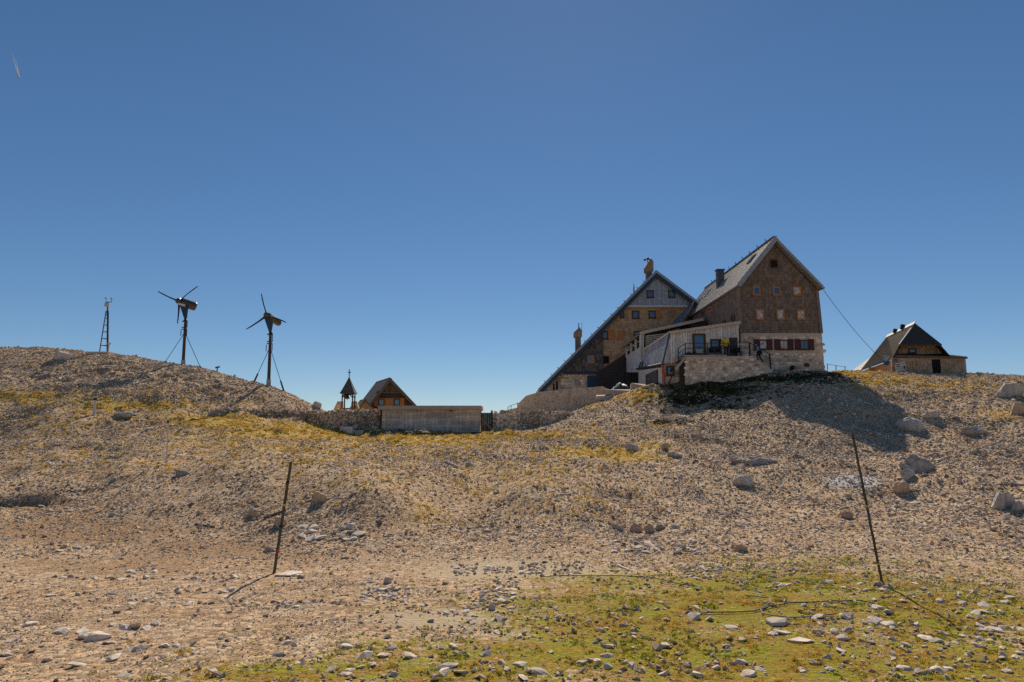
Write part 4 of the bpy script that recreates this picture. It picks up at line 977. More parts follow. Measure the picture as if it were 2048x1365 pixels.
# ================================================================== dry stone walls
def dry_wall(name, label, line, ss=.27):
    """line: (px, top_py, base_py, Y) samples"""
    p0 = P(line[0][0], line[0][2], line[0][3]); t = thing(name, label, 'wall', p0); mb = MB(); core = MB()
    pts = [(P(a, b, Y), P(a, cc, Y)) for a, b, cc, Y in line]
    for (t0, b0), (t1, b1) in zip(pts, pts[1:]):
        dn = Vector((0, 0, -.5)); back = Vector((0, .75, 0)); i_ = Vector((0, .1, -.12))
        core.hexa([b0 + dn + i_, b1 + dn + i_, b1 + dn + back, b0 + dn + back, t0 + i_, t1 + i_, t1 + back - Vector((0, 0, .12)), t0 + back - Vector((0, 0, .12))])
        L_ = (b1 - b0).length; nn = max(1, int(L_ / (ss * .66)))
        for i in range(nn):
            u = (i + random.random()) / nn; bt = b0.lerp(b1, u); tp = t0.lerp(t1, u); hgt = tp.z - bt.z + .2; rows = max(1, int(hgt / (ss * .56)))
            for r in range(rows + 1):
                z = bt.z - .2 + hgt * (r + random.uniform(-.3, .3)) / rows
                add_rock(mb, (bt.x + random.uniform(-.1, .1), bt.y + random.uniform(-.06, .10) + .12 * r / rows, z), ss * random.choice((.6, .8, 1, 1.1, 1.35)))
            for r in range(2): add_rock(mb, (tp.x, tp.y + .1 + random.random() * .6, tp.z - random.uniform(0, .12)), ss * random.uniform(.7, 1.3))
    core.build('wall_core', M_darkwood if False else M_drystone, t); mb.build('wall_stones', M_drystone, t, stuff=True); return t
dry_wall('dry_stone_wall', 'rough dry stone wall between the gravel hill and the concrete shelter', [(415, 822, 836, 50), (450, 817, 838, 50.3), (520, 819, 844, 51.5), (580, 822, 850, 53), (640, 824, 856, 55), (690, 820, 860, 56.5), (757, 820, 862, 58)])
dry_wall('dry_stone_wall', 'rough dry stone wall between the green sheet and the scree', [(984, 824, 868, 58.5), (1040, 823, 862, 58.5), (1090, 823, 856, 59), (1130, 824, 846, 60), (1160, 830, 838, 61)])

# ================================================================== concrete shelter
YC = 57.6; plC = frontal(YC); cs = thing('concrete_shelter', 'long board marked concrete shelter with overhanging flat slab roof', 'shelter', P(860, 866, YC))
cp = uvs(plC, [(763, 872), (763, 820), (960, 820), (960, 876)]); (xa, za), (_, zb), (xb, _), _ = cp
mb = MB(); mb.box((xa, YC, za - .3), (xb, YC + 3.2, zb)); mb.build('shelter_wall', M_concrete, cs)
nb = 9
for k in range(nb):
    z0 = za + (zb - za) * k / nb; z1 = za + (zb - za) * (k + 1) / nb; cuts = sorted([xa + .02, xb - .02] + [random.uniform(xa + 1, xb - 1) for _ in range(2)])
    for a, b in zip(cuts, cuts[1:]):
        dd = random.uniform(.008, .035); mb = MB(); mb.box((a + .006, YC - dd, z0 + .006), (b - .006, YC + .01, z1 - .004)); mb.build('board_mark', M_concrete, cs)
s0 = plC.uv(757, 820); s1 = plC.uv(963, 812)
mb = MB(); mb.box((s0[0], YC - .35, zb), (s1[0], YC + 3.5, s1[1])); mb.build('roof_slab', M_slab, cs)
mb = MB(); mb.lathe(plC.px(902, 818, .06) - Vector((0, .04, .12)), [(.08, -.05), (.08, .05)], 10, axis=(0, 1, 0)); mb.build('drain_hole', M_black, cs)
for k, (px, w_) in enumerate([(790, 17), (816, 17)]):
    q = P(px, 862, YC - .4); q.z = float(gz(q.x, q.y)); w2 = w_ * .0411 / 2; t = thing('concrete_block', 'pale hollow concrete block standing against the shelter wall', 'block', q, 'blocks by the shelter')
    for a in (-1, 1): mb = MB(); mb.box((q.x + a * w2 - (.06 if a > 0 else 0), q.y, q.z - .1), (q.x + a * w2 + (.06 if a < 0 else 0), q.y + .3, q.z + .3)); mb.build('side', M_block, t)
    mb = MB(); mb.box((q.x - w2 + .0, q.y - .02, q.z - .1), (q.x + w2, q.y + .06, q.z + .296)); mb.build('face', M_block, t)
for px, py, w_, h_, lab in [(692, 856, 26, 11, 'white squared stone block at the foot of the dry stone wall'), (714, 857, 24, 8, 'flat grey squared block lying beside the white block')]:
    q = P(px, py, 55.6); q.z = float(gz(q.x, q.y)); w2 = w_ * .04 / 2; mb = MB()
    mb.hexa([(q.x - w2, q.y, q.z - .1), (q.x + w2, q.y - .1, q.z - .1), (q.x + w2 * 1.05, q.y + .5, q.z - .1), (q.x - w2, q.y + .6, q.z - .1), (q.x - w2 * .95, q.y + .03, q.z + h_ * .04), (q.x + w2 * .97, q.y - .05, q.z + h_ * .038), (q.x + w2, q.y + .48, q.z + h_ * .04), (q.x - w2 * .9, q.y + .55, q.z + h_ * .042)])
    tag(mb.build('squared_block', M_paleflash if h_ > 10 else M_block, None, loc=q), lab, 'block')
gs = thing('green_sheet_gate', 'dark green corrugated sheet closing the gap beside the concrete shelter', 'gate', P(973, 866, 58.3)); plG = frontal(58.3)
for k in range(6):
    panel(plG, 962 + k * 3.9, 826, 962 + (k + 1) * 3.9, 867, gs, M_green, 'sheet', -.06, .02 + .03 * (k % 2))
solid('leaning_plank', M_plank, [P(962, 838, 57.9), P(963, 836, 57.9), P(987, 859, 57.6), P(986, 862, 57.6)], (0, .06, 0), 'bare plank leaning slantwise across the green sheet', 'plank')

# ================================================================== bell tower, ruin walls and wooden cabin behind
YBt = 71.0; bt = thing('bell_tower', 'open wooden bell tower with pyramid roof, cross and bell', 'bell tower', P(695, 822, YBt))
def bp(px, py, d=0): return P(px, py, YBt + d)
rb = [bp(678.5, 787, -.8), bp(709, 787, -.8)]; cxx = (rb[0].x + rb[1].x) / 2; hw = (rb[1].x - rb[0].x) / 2; zr = rb[0].z; za_ = bp(695, 754).z
mb = MB(); cor_ = [Vector((cxx - hw, YBt - hw, zr)), Vector((cxx + hw, YBt - hw, zr)), Vector((cxx + hw, YBt + hw, zr)), Vector((cxx - hw, YBt + hw, zr))]
def lv(f, zf): return [Vector((cxx + (q.x - cxx) * f, YBt + (q.y - YBt) * f, zr + (za_ - zr) * zf)) for q in cor_]
rings = [lv(1, 0), lv(.80, .16), lv(.42, .55), lv(.02, 1)]; vs = [q for r in rings for q in r]
fs = [(3, 2, 1, 0)] + [(i * 4 + k, i * 4 + (k + 1) % 4, i * 4 + 4 + (k + 1) % 4, i * 4 + 4 + k) for i in range(3) for k in range(4)]
mb.add(vs, fs, .5); mb.build('roof', M_roofslate, bt)
pw = hw * .68; zb_ = bp(695, 818).z
for sx in (-1, 1):
    for sy in (-1, 1):
        mb = MB(); mb.beam((cxx + sx * pw, YBt + sy * pw, zb_ - 1.2), (cxx + sx * pw, YBt + sy * pw, zr + .02), .11, .11); mb.build('post', M_darkwood, bt)
for sy in (-1, 1):
    mb = MB(); mb.beam((cxx - pw - .15, YBt + sy * pw, zb_), (cxx + pw + .15, YBt + sy * pw, zb_), .13, .13); mb.build('sill_beam', M_midwood, bt)
    for sx in (-1, 1):
        mb = MB(); mb.beam((cxx + sx * pw, YBt + sy * pw, zr - .45), (cxx + sx * (pw - .35), YBt + sy * pw, zr - .05), .08, .08); mb.build('brace', M_darkwood, bt)
mb = MB(); mb.beam((cxx - pw, YBt, zr - .08), (cxx + pw, YBt, zr - .08), .1, .12); mb.build('bell_beam', M_darkwood, bt)
bz = bp(692, 798).z; mb = MB(); mb.lathe((cxx - .15, YBt, bz), [(.28, 0), (.27, .05), (.21, .14), (.17, .34), (.13, .46), (.05, .52), (.04, .66)], 14); bl = mb.build('bell', M_bronze, bt, smooth=True)
mb = MB(); mb.tube((cxx - .15, YBt, bz + .3), (cxx - .15, YBt, bz - .12), .025, .05); mb.build('clapper', M_steel, bl)
mb = MB(); mb.lathe((cxx - .5, YBt - .1, zr - .35), [(.09, 0), (.08, .1), (.03, .2), (.02, .3)], 10); mb.build('small_bell', M_bronze, bt)
zc = bp(695, 739).z; mb = MB(); mb.beam((cxx, YBt, za_ - .15), (cxx, YBt, zc), .07, .07); mb.beam((cxx - .16, YBt, zc - .32), (cxx + .16, YBt, zc - .32), .07, .08); mb.build('cross', M_steel, bt)
def ruin(pts, Y, lab):
    pl = frontal(Y); r = thing('stone_pier', lab, 'wall', P(pts[0][0], 830, Y)); q = uvs(pl, pts); wall(pl, q, .6, 'pier_core', M_mortar, r); masonry(pl, q, [], 'pier_stones', M_stone, r, .3, 0, .07)
ruin([(661, 832), (675, 803), (684, 803), (684, 832)], 71.8, 'tapering stone pier beside the bell tower on its open side')
ruin([(700, 832), (703, 803), (712, 803), (722, 832)], 71.8, 'tapering stone pier between the bell tower and the wooden cabin')
YW = 76.0; plN = frontal(YW); ca = thing('wooden_cabin', 'wooden cabin with steep dark gable and orange boarded window band', 'cabin', P(782, 830, YW))
cg = uvs(plN, [(733, 840), (736, 816), (779, 759), (830, 812), (832, 840)])
wall(plN, cg, .2, 'gable_wall', M_darkwood, ca)
top = uvs(plN, [(752, 784), (779, 760), (806, 784)])
for k in range(9):
    x0 = 754 + k * 5.6; x1 = x0 + 5.1; f = lambda x: 784 - max(0, 24 * (1 - abs(x - 779) / 27)) + 2
    mb = MB(); mb.prism([plN.px(x0, 784, .05), plN.px(x1, 784, .05), plN.px(x1, f(x1), .05), plN.px(x0, f(x0), .05)], (0, -.03 - .02 * (k % 2), 0)); mb.build('gable_board', M_midwood if k > 4 else M_greyboard, ca)
panel(plN, 753, 784, 808, 787, ca, M_midwood, 'cross_beam', 0, .22)
panel(plN, 748, 797, 809, 813, ca, M_orange, 'window_band', 0, .08)
for x0 in (757, 788): window(frontal(YW - .08), x0, 798.5, x0 + 12, 811.5, ca, frame=M_darkwood, fw=.08, proud=.03)
for k in range(8):
    x0 = 748.5 + k * 7.7; panel(frontal(YW - .08), x0, 797.5, x0 + .5, 813, ca, M_brown, 'batten', 0, .02)
aC = P(780, 755, YW - .5)
for ex, ey in ((733, 817), (834, 812)):
    e = P(ex, ey, YW - .5); slab(Vector((aC.x, 0, aC.z)), Vector((e.x, 0, e.z)), .1, YW - .5, YW + 6, 'roof_slope', M_roofslate, ca, -.42)
    yv = YW - (.53 if ex < 780 else .537); a = Vector((aC.x, yv, aC.z)); dd = (Vector((e.x, YW - .53, e.z)) - a).normalized(); nn = Vector((-dd.z, 0, dd.x)); nn = nn if nn.z > 0 else -nn
    mb = MB(); mb.beam(a - nn * .16, Vector((e.x, yv, e.z)) - nn * .16, .06, .3, up=nn); mb.build('verge_board', M_midwood, ca)
mb = MB(); mb.box((cg[0][0] + .3, YW + .2, 1.5), (cg[4][0] - .3, YW + 5.5, plN.uv(736, 815)[1] - .1)); mb.build('cabin_body', M_darkwood, ca)
YD = 73.0; plD = frontal(YD); dm = thing('small_gable_shed', 'little brown gabled shed in front of the wooden cabin', 'shed', P(733, 830, YD))
dg = uvs(plD, [(718, 835), (719, 815), (730, 800), (745, 815), (746, 835)]); wall(plD, dg, .1, 'gable_wall', M_shingle2, dm)
aD = P(730, 798, YD - .25)
for ex, ey in ((715.5, 817), (748, 817)):
    e = P(ex, ey, YD - .25); slab(Vector((aD.x, 0, aD.z)), Vector((e.x, 0, e.z)), .1, YD - .25, YD + 2.2, 'roof_slope', M_midwood, dm, -.42)
mb = MB(); mb.box((dg[0][0] + .1, YD + .1, 1.5), (dg[4][0] - .1, YD + 2, plD.uv(719, 816)[1])); mb.build('shed_body', M_shingle2, dm)

# ================================================================== hip roofed barn on the ridge
AX = R(14); bu = Vector((math.cos(AX), -math.sin(AX), 0)); bw = Vector((math.sin(AX), math.cos(AX), 0))
OB = P(1785, 716, 64.0); plF = Plane(Vector((OB.x, OB.y, 0)), bu, -bw)
ba = thing('shingled_barn', 'low shingled barn with broad half hipped weathered roof on the ridge', 'barn', P(1840, 748, 64))
def back(d): return Plane(plF.O + bw * d, bu, -bw)
front = uvs(plF, [(1783, 762), (1783, 716), (1931, 716), (1931, 762)])
wall(plF, front, .2, 'front_wall', M_shingle3, ba)
hd = panel(plF, 1865.5, 719, 1880, 750, ba, M_black, 'door_opening', -.05, .03)
nt_ = window(plF, 1788, 718, 1793, 724, ba, frame=M_darkwood, fw=.04, sill=False)
shingles(plF, uvs(plF, [(1783, 755), (1783, 719), (1930, 718), (1930, 755)]), [hd, nt_], 'shingle_courses', M_shingle3, ba, .26, .22)
# lean-to roof in front
pr = [plF.px(1791, 712, .3), plF.px(1935, 716, .35)]
mb = MB(); mb.prism([pr[0], pr[1], back(1.6).px(1903, 712), back(1.6).px(1795, 709)], (0, 0, .1)); mb.build('lean_to_roof', M_oldroof, ba)
mb = MB(); mb.beam(pr[0] + Vector((0, 0, -.02)), pr[1] + Vector((0, 0, -.02)), .06, .16); mb.build('eaves_board', M_midwood, ba)
# gable band behind, window, black strip painting in the shadow below the band
pg_ = back(1.2); band = uvs(pg_, [(1786, 716), (1801, 690), (1880, 690), (1900, 716)])
wall(pg_, band, .2, 'gable_band', M_shingle3, ba)
wn = window(pg_, 1817, 697, 1832, 707, ba, frame=M_darkwood, fw=.1, proud=.05)
shingles(pg_, uvs(pg_, [(1792, 708), (1801, 692), (1880, 692), (1888, 708)]), [wn], 'band_courses', M_shingle3, ba, .26, .22)
panel(pg_, 1789, 708, 1892, 713, ba, M_black, 'painted_shadow', 0, .12)
# main roof: ridge, half hip, two slopes
rF = back(2.2).px(1830, 647); eF = plF.px(1785, 716, .0); hL = plF.px(1799, 690); hR = plF.px(1881, 690)
eR_ = plF.px(1904, 716)
def along(p, tx):
    best = min(np.arange(2, 16, .1), key=lambda L_: abs(proj(p + bw * float(L_))[0] - tx)); return bw * float(best)
dR = along(rF, 1773); rBk = rF + dR
dE = dR.length + 2.2; eBk = eF + bw * dE; eRb = eR_ + bw * dE; hLb, hRb = hL + bw * dE, hR + bw * dE
vs = [rF, rBk, eF, eBk, hL, hR, eR_, eRb]
mb = MB(); th = Vector((0, 0, -.14))
mb.prism([rF, hL, eF, eBk, rBk], th); sl = mb.build('roof_slope', M_oldroof, ba)
mb = MB(); mb.prism([rF + Vector((.002, 0, .002)), rBk, eRb, eR_, hR], th); mb.build('roof_slope', M_oldroof, ba)
ov = -bw * .35
mb = MB(); mb.prism([rF + Vector((0, 0, .01)), hL + ov, hR + ov], th); mb.build('half_hip', M_darkwood, ba)
panel(Plane(plF.O - bw * .1, bu, -bw), 1800, 688.5, 1880, 693, ba, M_midwood, 'hip_fascia', 0, .1)
mb = MB(); nS = (eF - rF).cross(rBk - rF).normalized(); nS = nS if nS.z > 0 else -nS
for k in range(1, 16):
    a = rF.lerp(rBk, k / 16); b = eF.lerp(eBk, k / 16); mb.beam(a + nS * .015, b + nS * .015, .06, .05, up=nS)
mb.build('roof_battens', M_oldroof, sl, stuff=True)
for p, q, nm, wd in ((rF, rBk, 'ridge_flashing', .4), (rF.lerp(hL, .25), hL, 'hip_flashing', .22)):
    mb = MB(); mb.beam(p + Vector((0, 0, .05)), q + Vector((0, 0, .05)), wd, .08, up=nS); mb.build(nm, M_paleflash, ba)
for t, hh in ((.36, .5), (.62, .42)):
    p = rF.lerp(rBk, t) + nS * .05 + Vector((-.12, 0, -.12)); mb = MB(); mb.beam(p, p + Vector((.1, 0, hh)), .35, .25, up=(0, 1, 0)); mb.build('roof_vent', M_black, ba)
mb = MB(); a, b = eBk, eBk + (rBk - eBk) * .42; out = (eF - rF); out.z = 0; out.normalize()
mb.prism([eBk, rBk.lerp(eBk, .55), rBk.lerp(eBk, .55) + bw * 3.0 + Vector((0, 0, -.6)), eBk + bw * 3.4 + Vector((-1.0, 0, -.3))], (0, 0, -.1)); mb.build('rear_hip', M_paleflash, ba)
mb = MB(); mb.prism([eF + Vector((.35, .3, -.1)), eBk + Vector((.35, 0, -.1)), eBk + Vector((.35, 0, -2.6)), eF + Vector((.35, .3, -2.6))], bu * .15); mb.build('side_wall', M_shingle3, ba)
mb = MB(); q0 = plF.px(1931, 716, -.2); q0 = Vector((q0.x, q0.y, 0)); mb.prism([Vector((q0.x, q0.y, 7)), Vector((q0.x, q0.y, front[2][1])), Vector((q0.x, q0.y, front[2][1] + .1)) + bw * 8, Vector((q0.x, q0.y, 7)) + bw * 8], -bu * .15); mb.build('far_side_wall', M_shingle3, ba)
mb = MB(); bb = plF.O + bw * 8; mb.prism([bb + bu * -.2 + Vector((0, 0, 7)), bb + bu * 6.6 + Vector((0, 0, 7)), bb + bu * 6.6 + Vector((0, 0, front[2][1])), bb + bu * -.2 + Vector((0, 0, front[2][1]))], bw * .15); mb.build('rear_wall', M_shingle3, ba)
# leaning information board
bd = thing('information_board', 'white weathered information board leaning crookedly against the barn wall', 'sign', P(1800, 746, 63.2))
plI = Plane(plF.O - bw * .45, bu, -bw); I = [plI.px(1790, 728), plI.px(1810, 722), plI.px(1813, 741), plI.px(1792, 745)]
mb = MB(); mb.prism(I, bw * .06); mb.build('board', M_white, bd)
def onI(a, b): return I[0].lerp(I[1], a).lerp(I[3].lerp(I[2], a), b) - bw * .012
for (a, b, c2, d2, m) in [(.08, .12, .5, .22, M_print), (.10, .34, .42, .46, M_print), (.10, .6, .3, .74, M_galv), (.76, .5, .92, .82, M_print), (.55, .14, .9, .3, M_galv), (.4, .5, .66, .7, M_galv)]:
    mb = MB(); mb.prism([onI(a, b), onI(c2, b), onI(c2, d2), onI(a, d2)], -bw * .006); mb.build('printed_panel', m, bd)
for a in (.15, .85): mb = MB(); q = I[3].lerp(I[2], a); mb.beam(q + bw * .08 + Vector((0, 0, .5)), q + bw * .08 + Vector((0, 0, -.6)), .07, .07); mb.build('leg', M_midwood, bd)
# cable from the tall house to the barn
p0 = Vector((eR.x - .1, YA - .4, eR.z)); p1 = rF.lerp(rBk, .5).lerp(eF.lerp(eBk, .45), .86) + Vector((0, 0, .05)); pts_ = []
for i in range(25):
    t = i / 24; q = p0.lerp(p1, t); q.z -= .35 * 4 * t * (1 - t); pts_.append(q)
mb = MB(); mb.path(pts_, .022, 5); tag(mb.build('overhead_cable', M_rubber, None, loc=p0), 'black overhead cable sloping from the tall house down to the barn', 'cable')
# small fence on the skyline
fr = thing('wire_fence', 'thin wire fence on the ridge between the tall house and the barn', 'fence', P(1672, 742, 66))
for px in (1655, 1672, 1690): mb = MB(); mb.beam(P(px, 748, 66), P(px, 729 + (px - 1655) * .12, 66), .05, .05); mb.build('post', M_steel, fr)
mb = MB(); mb.path([P(1652, 728, 66), P(1672, 731.5, 66), P(1692, 734.5, 66)], .018, 4); mb.build('wire', M_steel, fr)

def crestY(px, lo=48, hi=71):
    ys = np.arange(lo, hi, .05); d = ray(px, 760); x_ = d.x / d.y * ys; return float(ys[np.argmax((gz(x_, ys) - CAM.z) / ys)])
# ================================================================== wind turbines on the gravel hill
def turbine(label, base, topm, hub, tips, tail, lowpt, Y, guys, postlen, barrel, nm='wind_turbine'):
    Y = crestY(base[0]) - .1
    b = P(*base, Y); b.z = float(gz(b.x, b.y)) - .1; t = thing(nm, label, 'wind turbine', b)
    m_top = P(*topm, Y); h = P(*hub, Y)
    mb = MB(); mb.tube(b, m_top, .14, .115, 10); mast = mb.build('mast', M_rust, t)
    mb = MB(); mb.tube(b, b + (m_top - b) * .14, .19, .18, 10); mb.build('mast_foot', M_galv, mast)
    mb = MB(); mb.lathe(m_top, [(.2, -.05), (.14, .06), (.06, .16), (.05, .3)], 10); mb.build('swivel', M_steel, t)
    for f in (.97, .84, .80):
        q = b.lerp(m_top, f); mb = MB(); mb.beam(q + Vector((-.22, -.16, 0)), q + Vector((.26, -.16, 0)), .07, .08); mb.build('bracket', M_rust, t)
    for sx, f0, f1 in ((.24, .84, .98), (.24, .66, .8), (-.26, .66, .78)):
        q0 = b.lerp(m_top, f0); q1 = b.lerp(m_top, f1); mb = MB(); mb.beam(q0 + Vector((sx, -.16, 0)), q1 + Vector((sx, -.16, 0)), .05, .05); mb.build('side_bar', M_steel, t)
    # fin between swivel and body
    lo = P(*lowpt, Y); tl = P(*tail, Y)
    mb = MB(); ax = (tl - h)
    w0 = Vector((.30, 0, 0)); k0 = h.lerp(tl, .42); mb.hexa([lo + Vector((-.1, -.06, 0)), lo + Vector((.1, -.06, 0)), lo + Vector((.1, .06, 0)), lo + Vector((-.1, .06, 0)), k0 + Vector((-.40, -.12, -.1)), k0 + Vector((.34, -.12, -.15)), k0 + Vector((.34, .12, -.15)), k0 + Vector((-.40, .12, -.1))]); mb.build('fin', M_navy, t)
    # barrel shaped generator
    d = Vector((tl.x - h.x, barrel[1], tl.z - h.z)); Ln = d.length; dn = d.normalized(); r = barrel[0]
    mb = MB(); mb.lathe(h + dn * .1, [(r * .55, 0), (r, .12), (r, Ln - .2), (r * .85, Ln - .06), (r * .4, Ln)], 18, axis=dn); mb.build('generator', M_shiny, t, smooth=False)
    mb = MB(); mb.lathe(h, [(.05, -.32), (.2, -.22), (.3, 0), (.26, .14)], 12, axis=dn); hb = mb.build('hub', M_shiny, t)
    if barrel[2]:
        q = k0 + Vector((-.12, -.2, -.22)); mb = MB(); mb.beam(q + Vector((-.36, 0, .12)), q + Vector((.3, 0, -.06)), .05, .2); mb.build('name_plate', M_white, t)
    for tp in tips:
        e = P(*tp, Y); dd = e - h; dd.y = -.1 + .1 * random.random(); L_ = dd.length; dn2 = dd.normalized(); sd2 = dn2.cross(Vector((0, 1, 0))).normalized()
        mb = MB(); prof = [(.0, .20, .07), (.12, .19, .06), (.24, .14, .045), (.45, .105, .03), (.8, .085, .02), (1.0, .06, .012)]; vs = []
        for f, wd, thk in prof:
            c_ = h + dd * f + sd2 * .05 * math.sin(f * 3); tw_ = (1 - f) * .9
            a_ = sd2 * math.cos(tw_) + Vector((0, 1, 0)) * math.sin(tw_); n_2 = dn2.cross(a_)
            for cc, ss in ((-1, 0), (0, 1), (1, 0), (0, -1)): vs.append(c_ + a_ * wd * cc * .62 + n_2 * thk * ss)
        fs = [(i * 4 + k, i * 4 + (k + 1) % 4, i * 4 + 4 + (k + 1) % 4, i * 4 + 4 + k) for i in range(5) for k in range(4)] + [(3, 2, 1, 0), (20, 21, 22, 23)]
        mb.add(vs, fs, .5); mb.build('blade', M_blade, t)
    a0 = b.lerp(m_top, .74)
    for gx_, gy_ in guys:
        e = P(gx_, gy_, crestY(gx_) - .1); e.z = float(gz(e.x, e.y)); wl = e + (a0 - e) * postlen
        mb = MB(); mb.path([wl, a0], .025, 5); mb.build('guy_wire', M_steel, t)
        mb = MB(); mb.tube(e + (a0 - e) * -.03, wl, .085 if postlen > .1 else .13, .07 if postlen > .1 else .05, 6); mb.build('guy_anchor', M_rust, t)
turbine('wind turbine with a fat shiny generator barrel and wide raised blades', (366, 732), (371, 641), (358, 603), [(316, 583), (396, 573), (355, 648)], (384, 611), (371, 638), 53.5, [(330, 727), (401, 737)], .05, (.40, .7, True))
turbine('wind turbine with one upright blade, its guy wires ending in slanted posts', (537, 773), (541, 667), (534, 631), [(523, 588), (493, 659), (573, 646)], (546, 641), (540.5, 664), 52.8, [(508, 766), (568, 779)], .24, (.30, 1.5, False))
# lattice weather mast
YM = crestY(208) - .3; b0 = P(208, 708, YM); b0.z = float(gz(b0.x, b0.y)); wm = thing('weather_mast', 'rusty three legged lattice mast carrying weather instruments', 'mast', b0)
tp = P(215, 622, YM); legs = []
for px, dy in ((198.5, -.25), (214.5, -.2), (216, .45)):
    q = P(px, 706, YM + dy); q.z = b0.z - .1; e = tp + Vector((-.10 if px < 200 else .02, dy * .2, 0)); legs.append((q, e)); mb = MB(); mb.beam(q, e, .07, .07); mb.build('leg', M_rust, wm)
for k in range(6):
    f = .05 + k * .155; pts_ = [a.lerp(b, f) for a, b in legs]
    for i in range(3): mb = MB(); mb.beam(pts_[i], pts_[(i + 1) % 3], .05, .05); mb.build('rung', M_rust, wm)
mb = MB(); mb.tube(tp - Vector((0, 0, .5)), P(216, 604, YM), .06); mb.build('top_pole', M_rust, wm)
mb = MB(); mb.beam(P(211, 605, YM), P(223.5, 604.5, YM), .05, .05); mb.build('cross_arm', M_steel, wm)
for px, py in ((212, 598), (223, 599)):
    q = P(px, py, YM); mb = MB(); mb.tube(P(px, 605, YM), q, .025); mb.lathe(q, [(.03, 0), (.11, .05), (.11, .1), (.02, .16)], 8); mb.build('sensor', M_galv, wm)
mb = MB(); q = P(213.5, 609, YM); mb.box((q.x - .14, YM - .12, q.z - .22), (q.x + .16, YM + .1, q.z + .12)); mb.build('instrument_box', M_tanboard, wm)
mb = MB(); q = P(217.5, 689, YM); mb.lathe(q, [(.02, -.2), (.1, -.1), (.17, .08), (.17, .12)], 10); mb.tube(q - Vector((0, 0, .15)), q - Vector((0, 0, .9)), .04); mb.build('rain_gauge', M_tanboard, wm)
mb = MB(); mb.box((b0.x - .9, YM - .9, b0.z - .4), (b0.x + .9, YM + 1, b0.z + .08)); mb.build('footing', M_stone, wm)
# small sign on the hill crest
q = P(434, 743, crestY(434) - .1); q.z = float(gz(q.x, q.y)); sg = thing('small_sign', 'small dark sign on a short post on the hill crest', 'sign', q)
mb = MB(); mb.tube(q - Vector((0, 0, .1)), q + Vector((.02, 0, .42)), .05); mb.build('post', M_rust, sg)
mb = MB(); mb.beam(q + Vector((-.16, 0, .36)), q + Vector((.22, 0, .44)), .06, .13); mb.build('board', M_rust, sg)

# ================================================================== snow poles
def snow_pole(base, top, Yb, r, bands, label, lean=0.0):
    b = g(*base); t = P(*top, b.y + lean); th_ = thing('snow_pole', label, 'pole', b, 'snow poles'); pts_ = [b + (t - b) * -.05]
    n = 14
    for i in range(1, n + 1):
        f = i / n; q = b.lerp(t, f) + Vector((.004 * math.sin(i * 2.1), 0, 0)); pts_.append(q)
    mb = MB(); mb.path(pts_, r, 9); mb.build('shaft', M_pole, th_)
    for f, m in bands:
        a = b.lerp(t, f); mb = MB(); q = (t - b).normalized(); ii = min(n - 1, int(f * n)); a = pts_[ii].lerp(pts_[ii + 1], f * n - ii); mb.tube(a - q * .028, a + q * .028, r * 1.12, None, 9); mb.build('tape_band', m, th_)
    return b
pL = snow_pole((548, 1148), (582, 924), 19, .038, [(.19, M_red), (.41, M_blacktape), (.60, M_yellow), (.61 + .2, M_blacktape)], 'stout grey snow pole with red, black and yellow tape standing in bare gravel', .35)
pR = snow_pole((1764, 1166), (1705, 868), 19, .03, [(.07, M_pole), (.12, M_yellow), (.50, M_yellow), (.97, M_rust)], 'long leaning snow pole with yellow bands wedged in a stone cairn', .5)
for px0, py0, px1, py1, r, lab, m in [(188, 832, 190, 801, .09, 'short thick pale marker stake on the dry turf', M_paleflash), (333, 928, 336, 846, .035, 'slender pale marker rod with a black tip on the stony slope', M_paleflash)]:
    b = g(px0, py0); t = P(px1, py1, b.y + .1); th_ = thing('marker_stake', lab, 'stake', b); mb = MB(); mb.tube(b - (t - b) * .05, t, r, r * .9, 8); mb.build('shaft', m, th_)
    mb = MB(); q = (t - b).normalized(); mb.tube(t, t + q * .12, r * 1.4, r * 1.2, 8); mb.build('tip', M_blacktape, th_)

# ================================================================== hoses and loose timber
def hose(pts, r, m, label, cat='hose', lift=.0, nm='hose'):
    w_ = [g(*p) for p in pts]; dense = []
    for a, b in zip(w_, w_[1:]):
        k = max(2, int((b - a).length / .12))
        for i in range(k): q = a.lerp(b, i / k); q.z = float(gz(q.x, q.y)) + r * .9 + lift + .02; dense.append(q)
    mb = MB(); mb.path(dense, r, 6); return tag(mb.build(nm, m, None, loc=dense[0]), label, cat)
hose([(1080, 1157), (1150, 1154), (1230, 1155), (1300, 1157), (1345, 1168), (1400, 1178)], .011, M_rubber, 'thin black hose running from the stone heaps across the sand')
hose([(1395, 1232), (1450, 1229), (1508, 1227), (1540, 1216), (1590, 1210), (1660, 1207), (1720, 1205), (1742, 1210), (1748, 1216)], .012, M_rubber, 'black hose lying in a long curve through the green turf')
hose([(1495, 1196), (1518, 1198), (1538, 1199), (1541, 1208), (1532, 1217), (1521, 1223), (1526, 1232), (1545, 1236), (1580, 1240), (1620, 1237), (1680, 1233)], .012, M_greyhose, 'grey hose looping in an S over the green turf')
for a, b, r, m, lab in [((390, 1050), (430, 1056), .03, M_midwood, 'dark thin beam lying where the scree meets the gravel flat'), ((528, 1040), (572, 1024), .05, M_midwood, 'dark weathered log lying behind the taped snow pole'), ((895, 925), (918, 936), .045, M_paleflash, 'pale bare branch lying on the slope below the shelter'), ((1236, 1134), (1258, 1142), .03, M_paleflash, 'short bleached stick lying on the bare sand')]:
    a_, b_ = g(*a), g(*b); mb = MB(); mb.tube(a_ + Vector((0, 0, r * .8)), b_ + Vector((0, 0, r * .8)), r, r * .7, 8); tag(mb.build('timber', m, None, loc=a_), lab, 'timber')

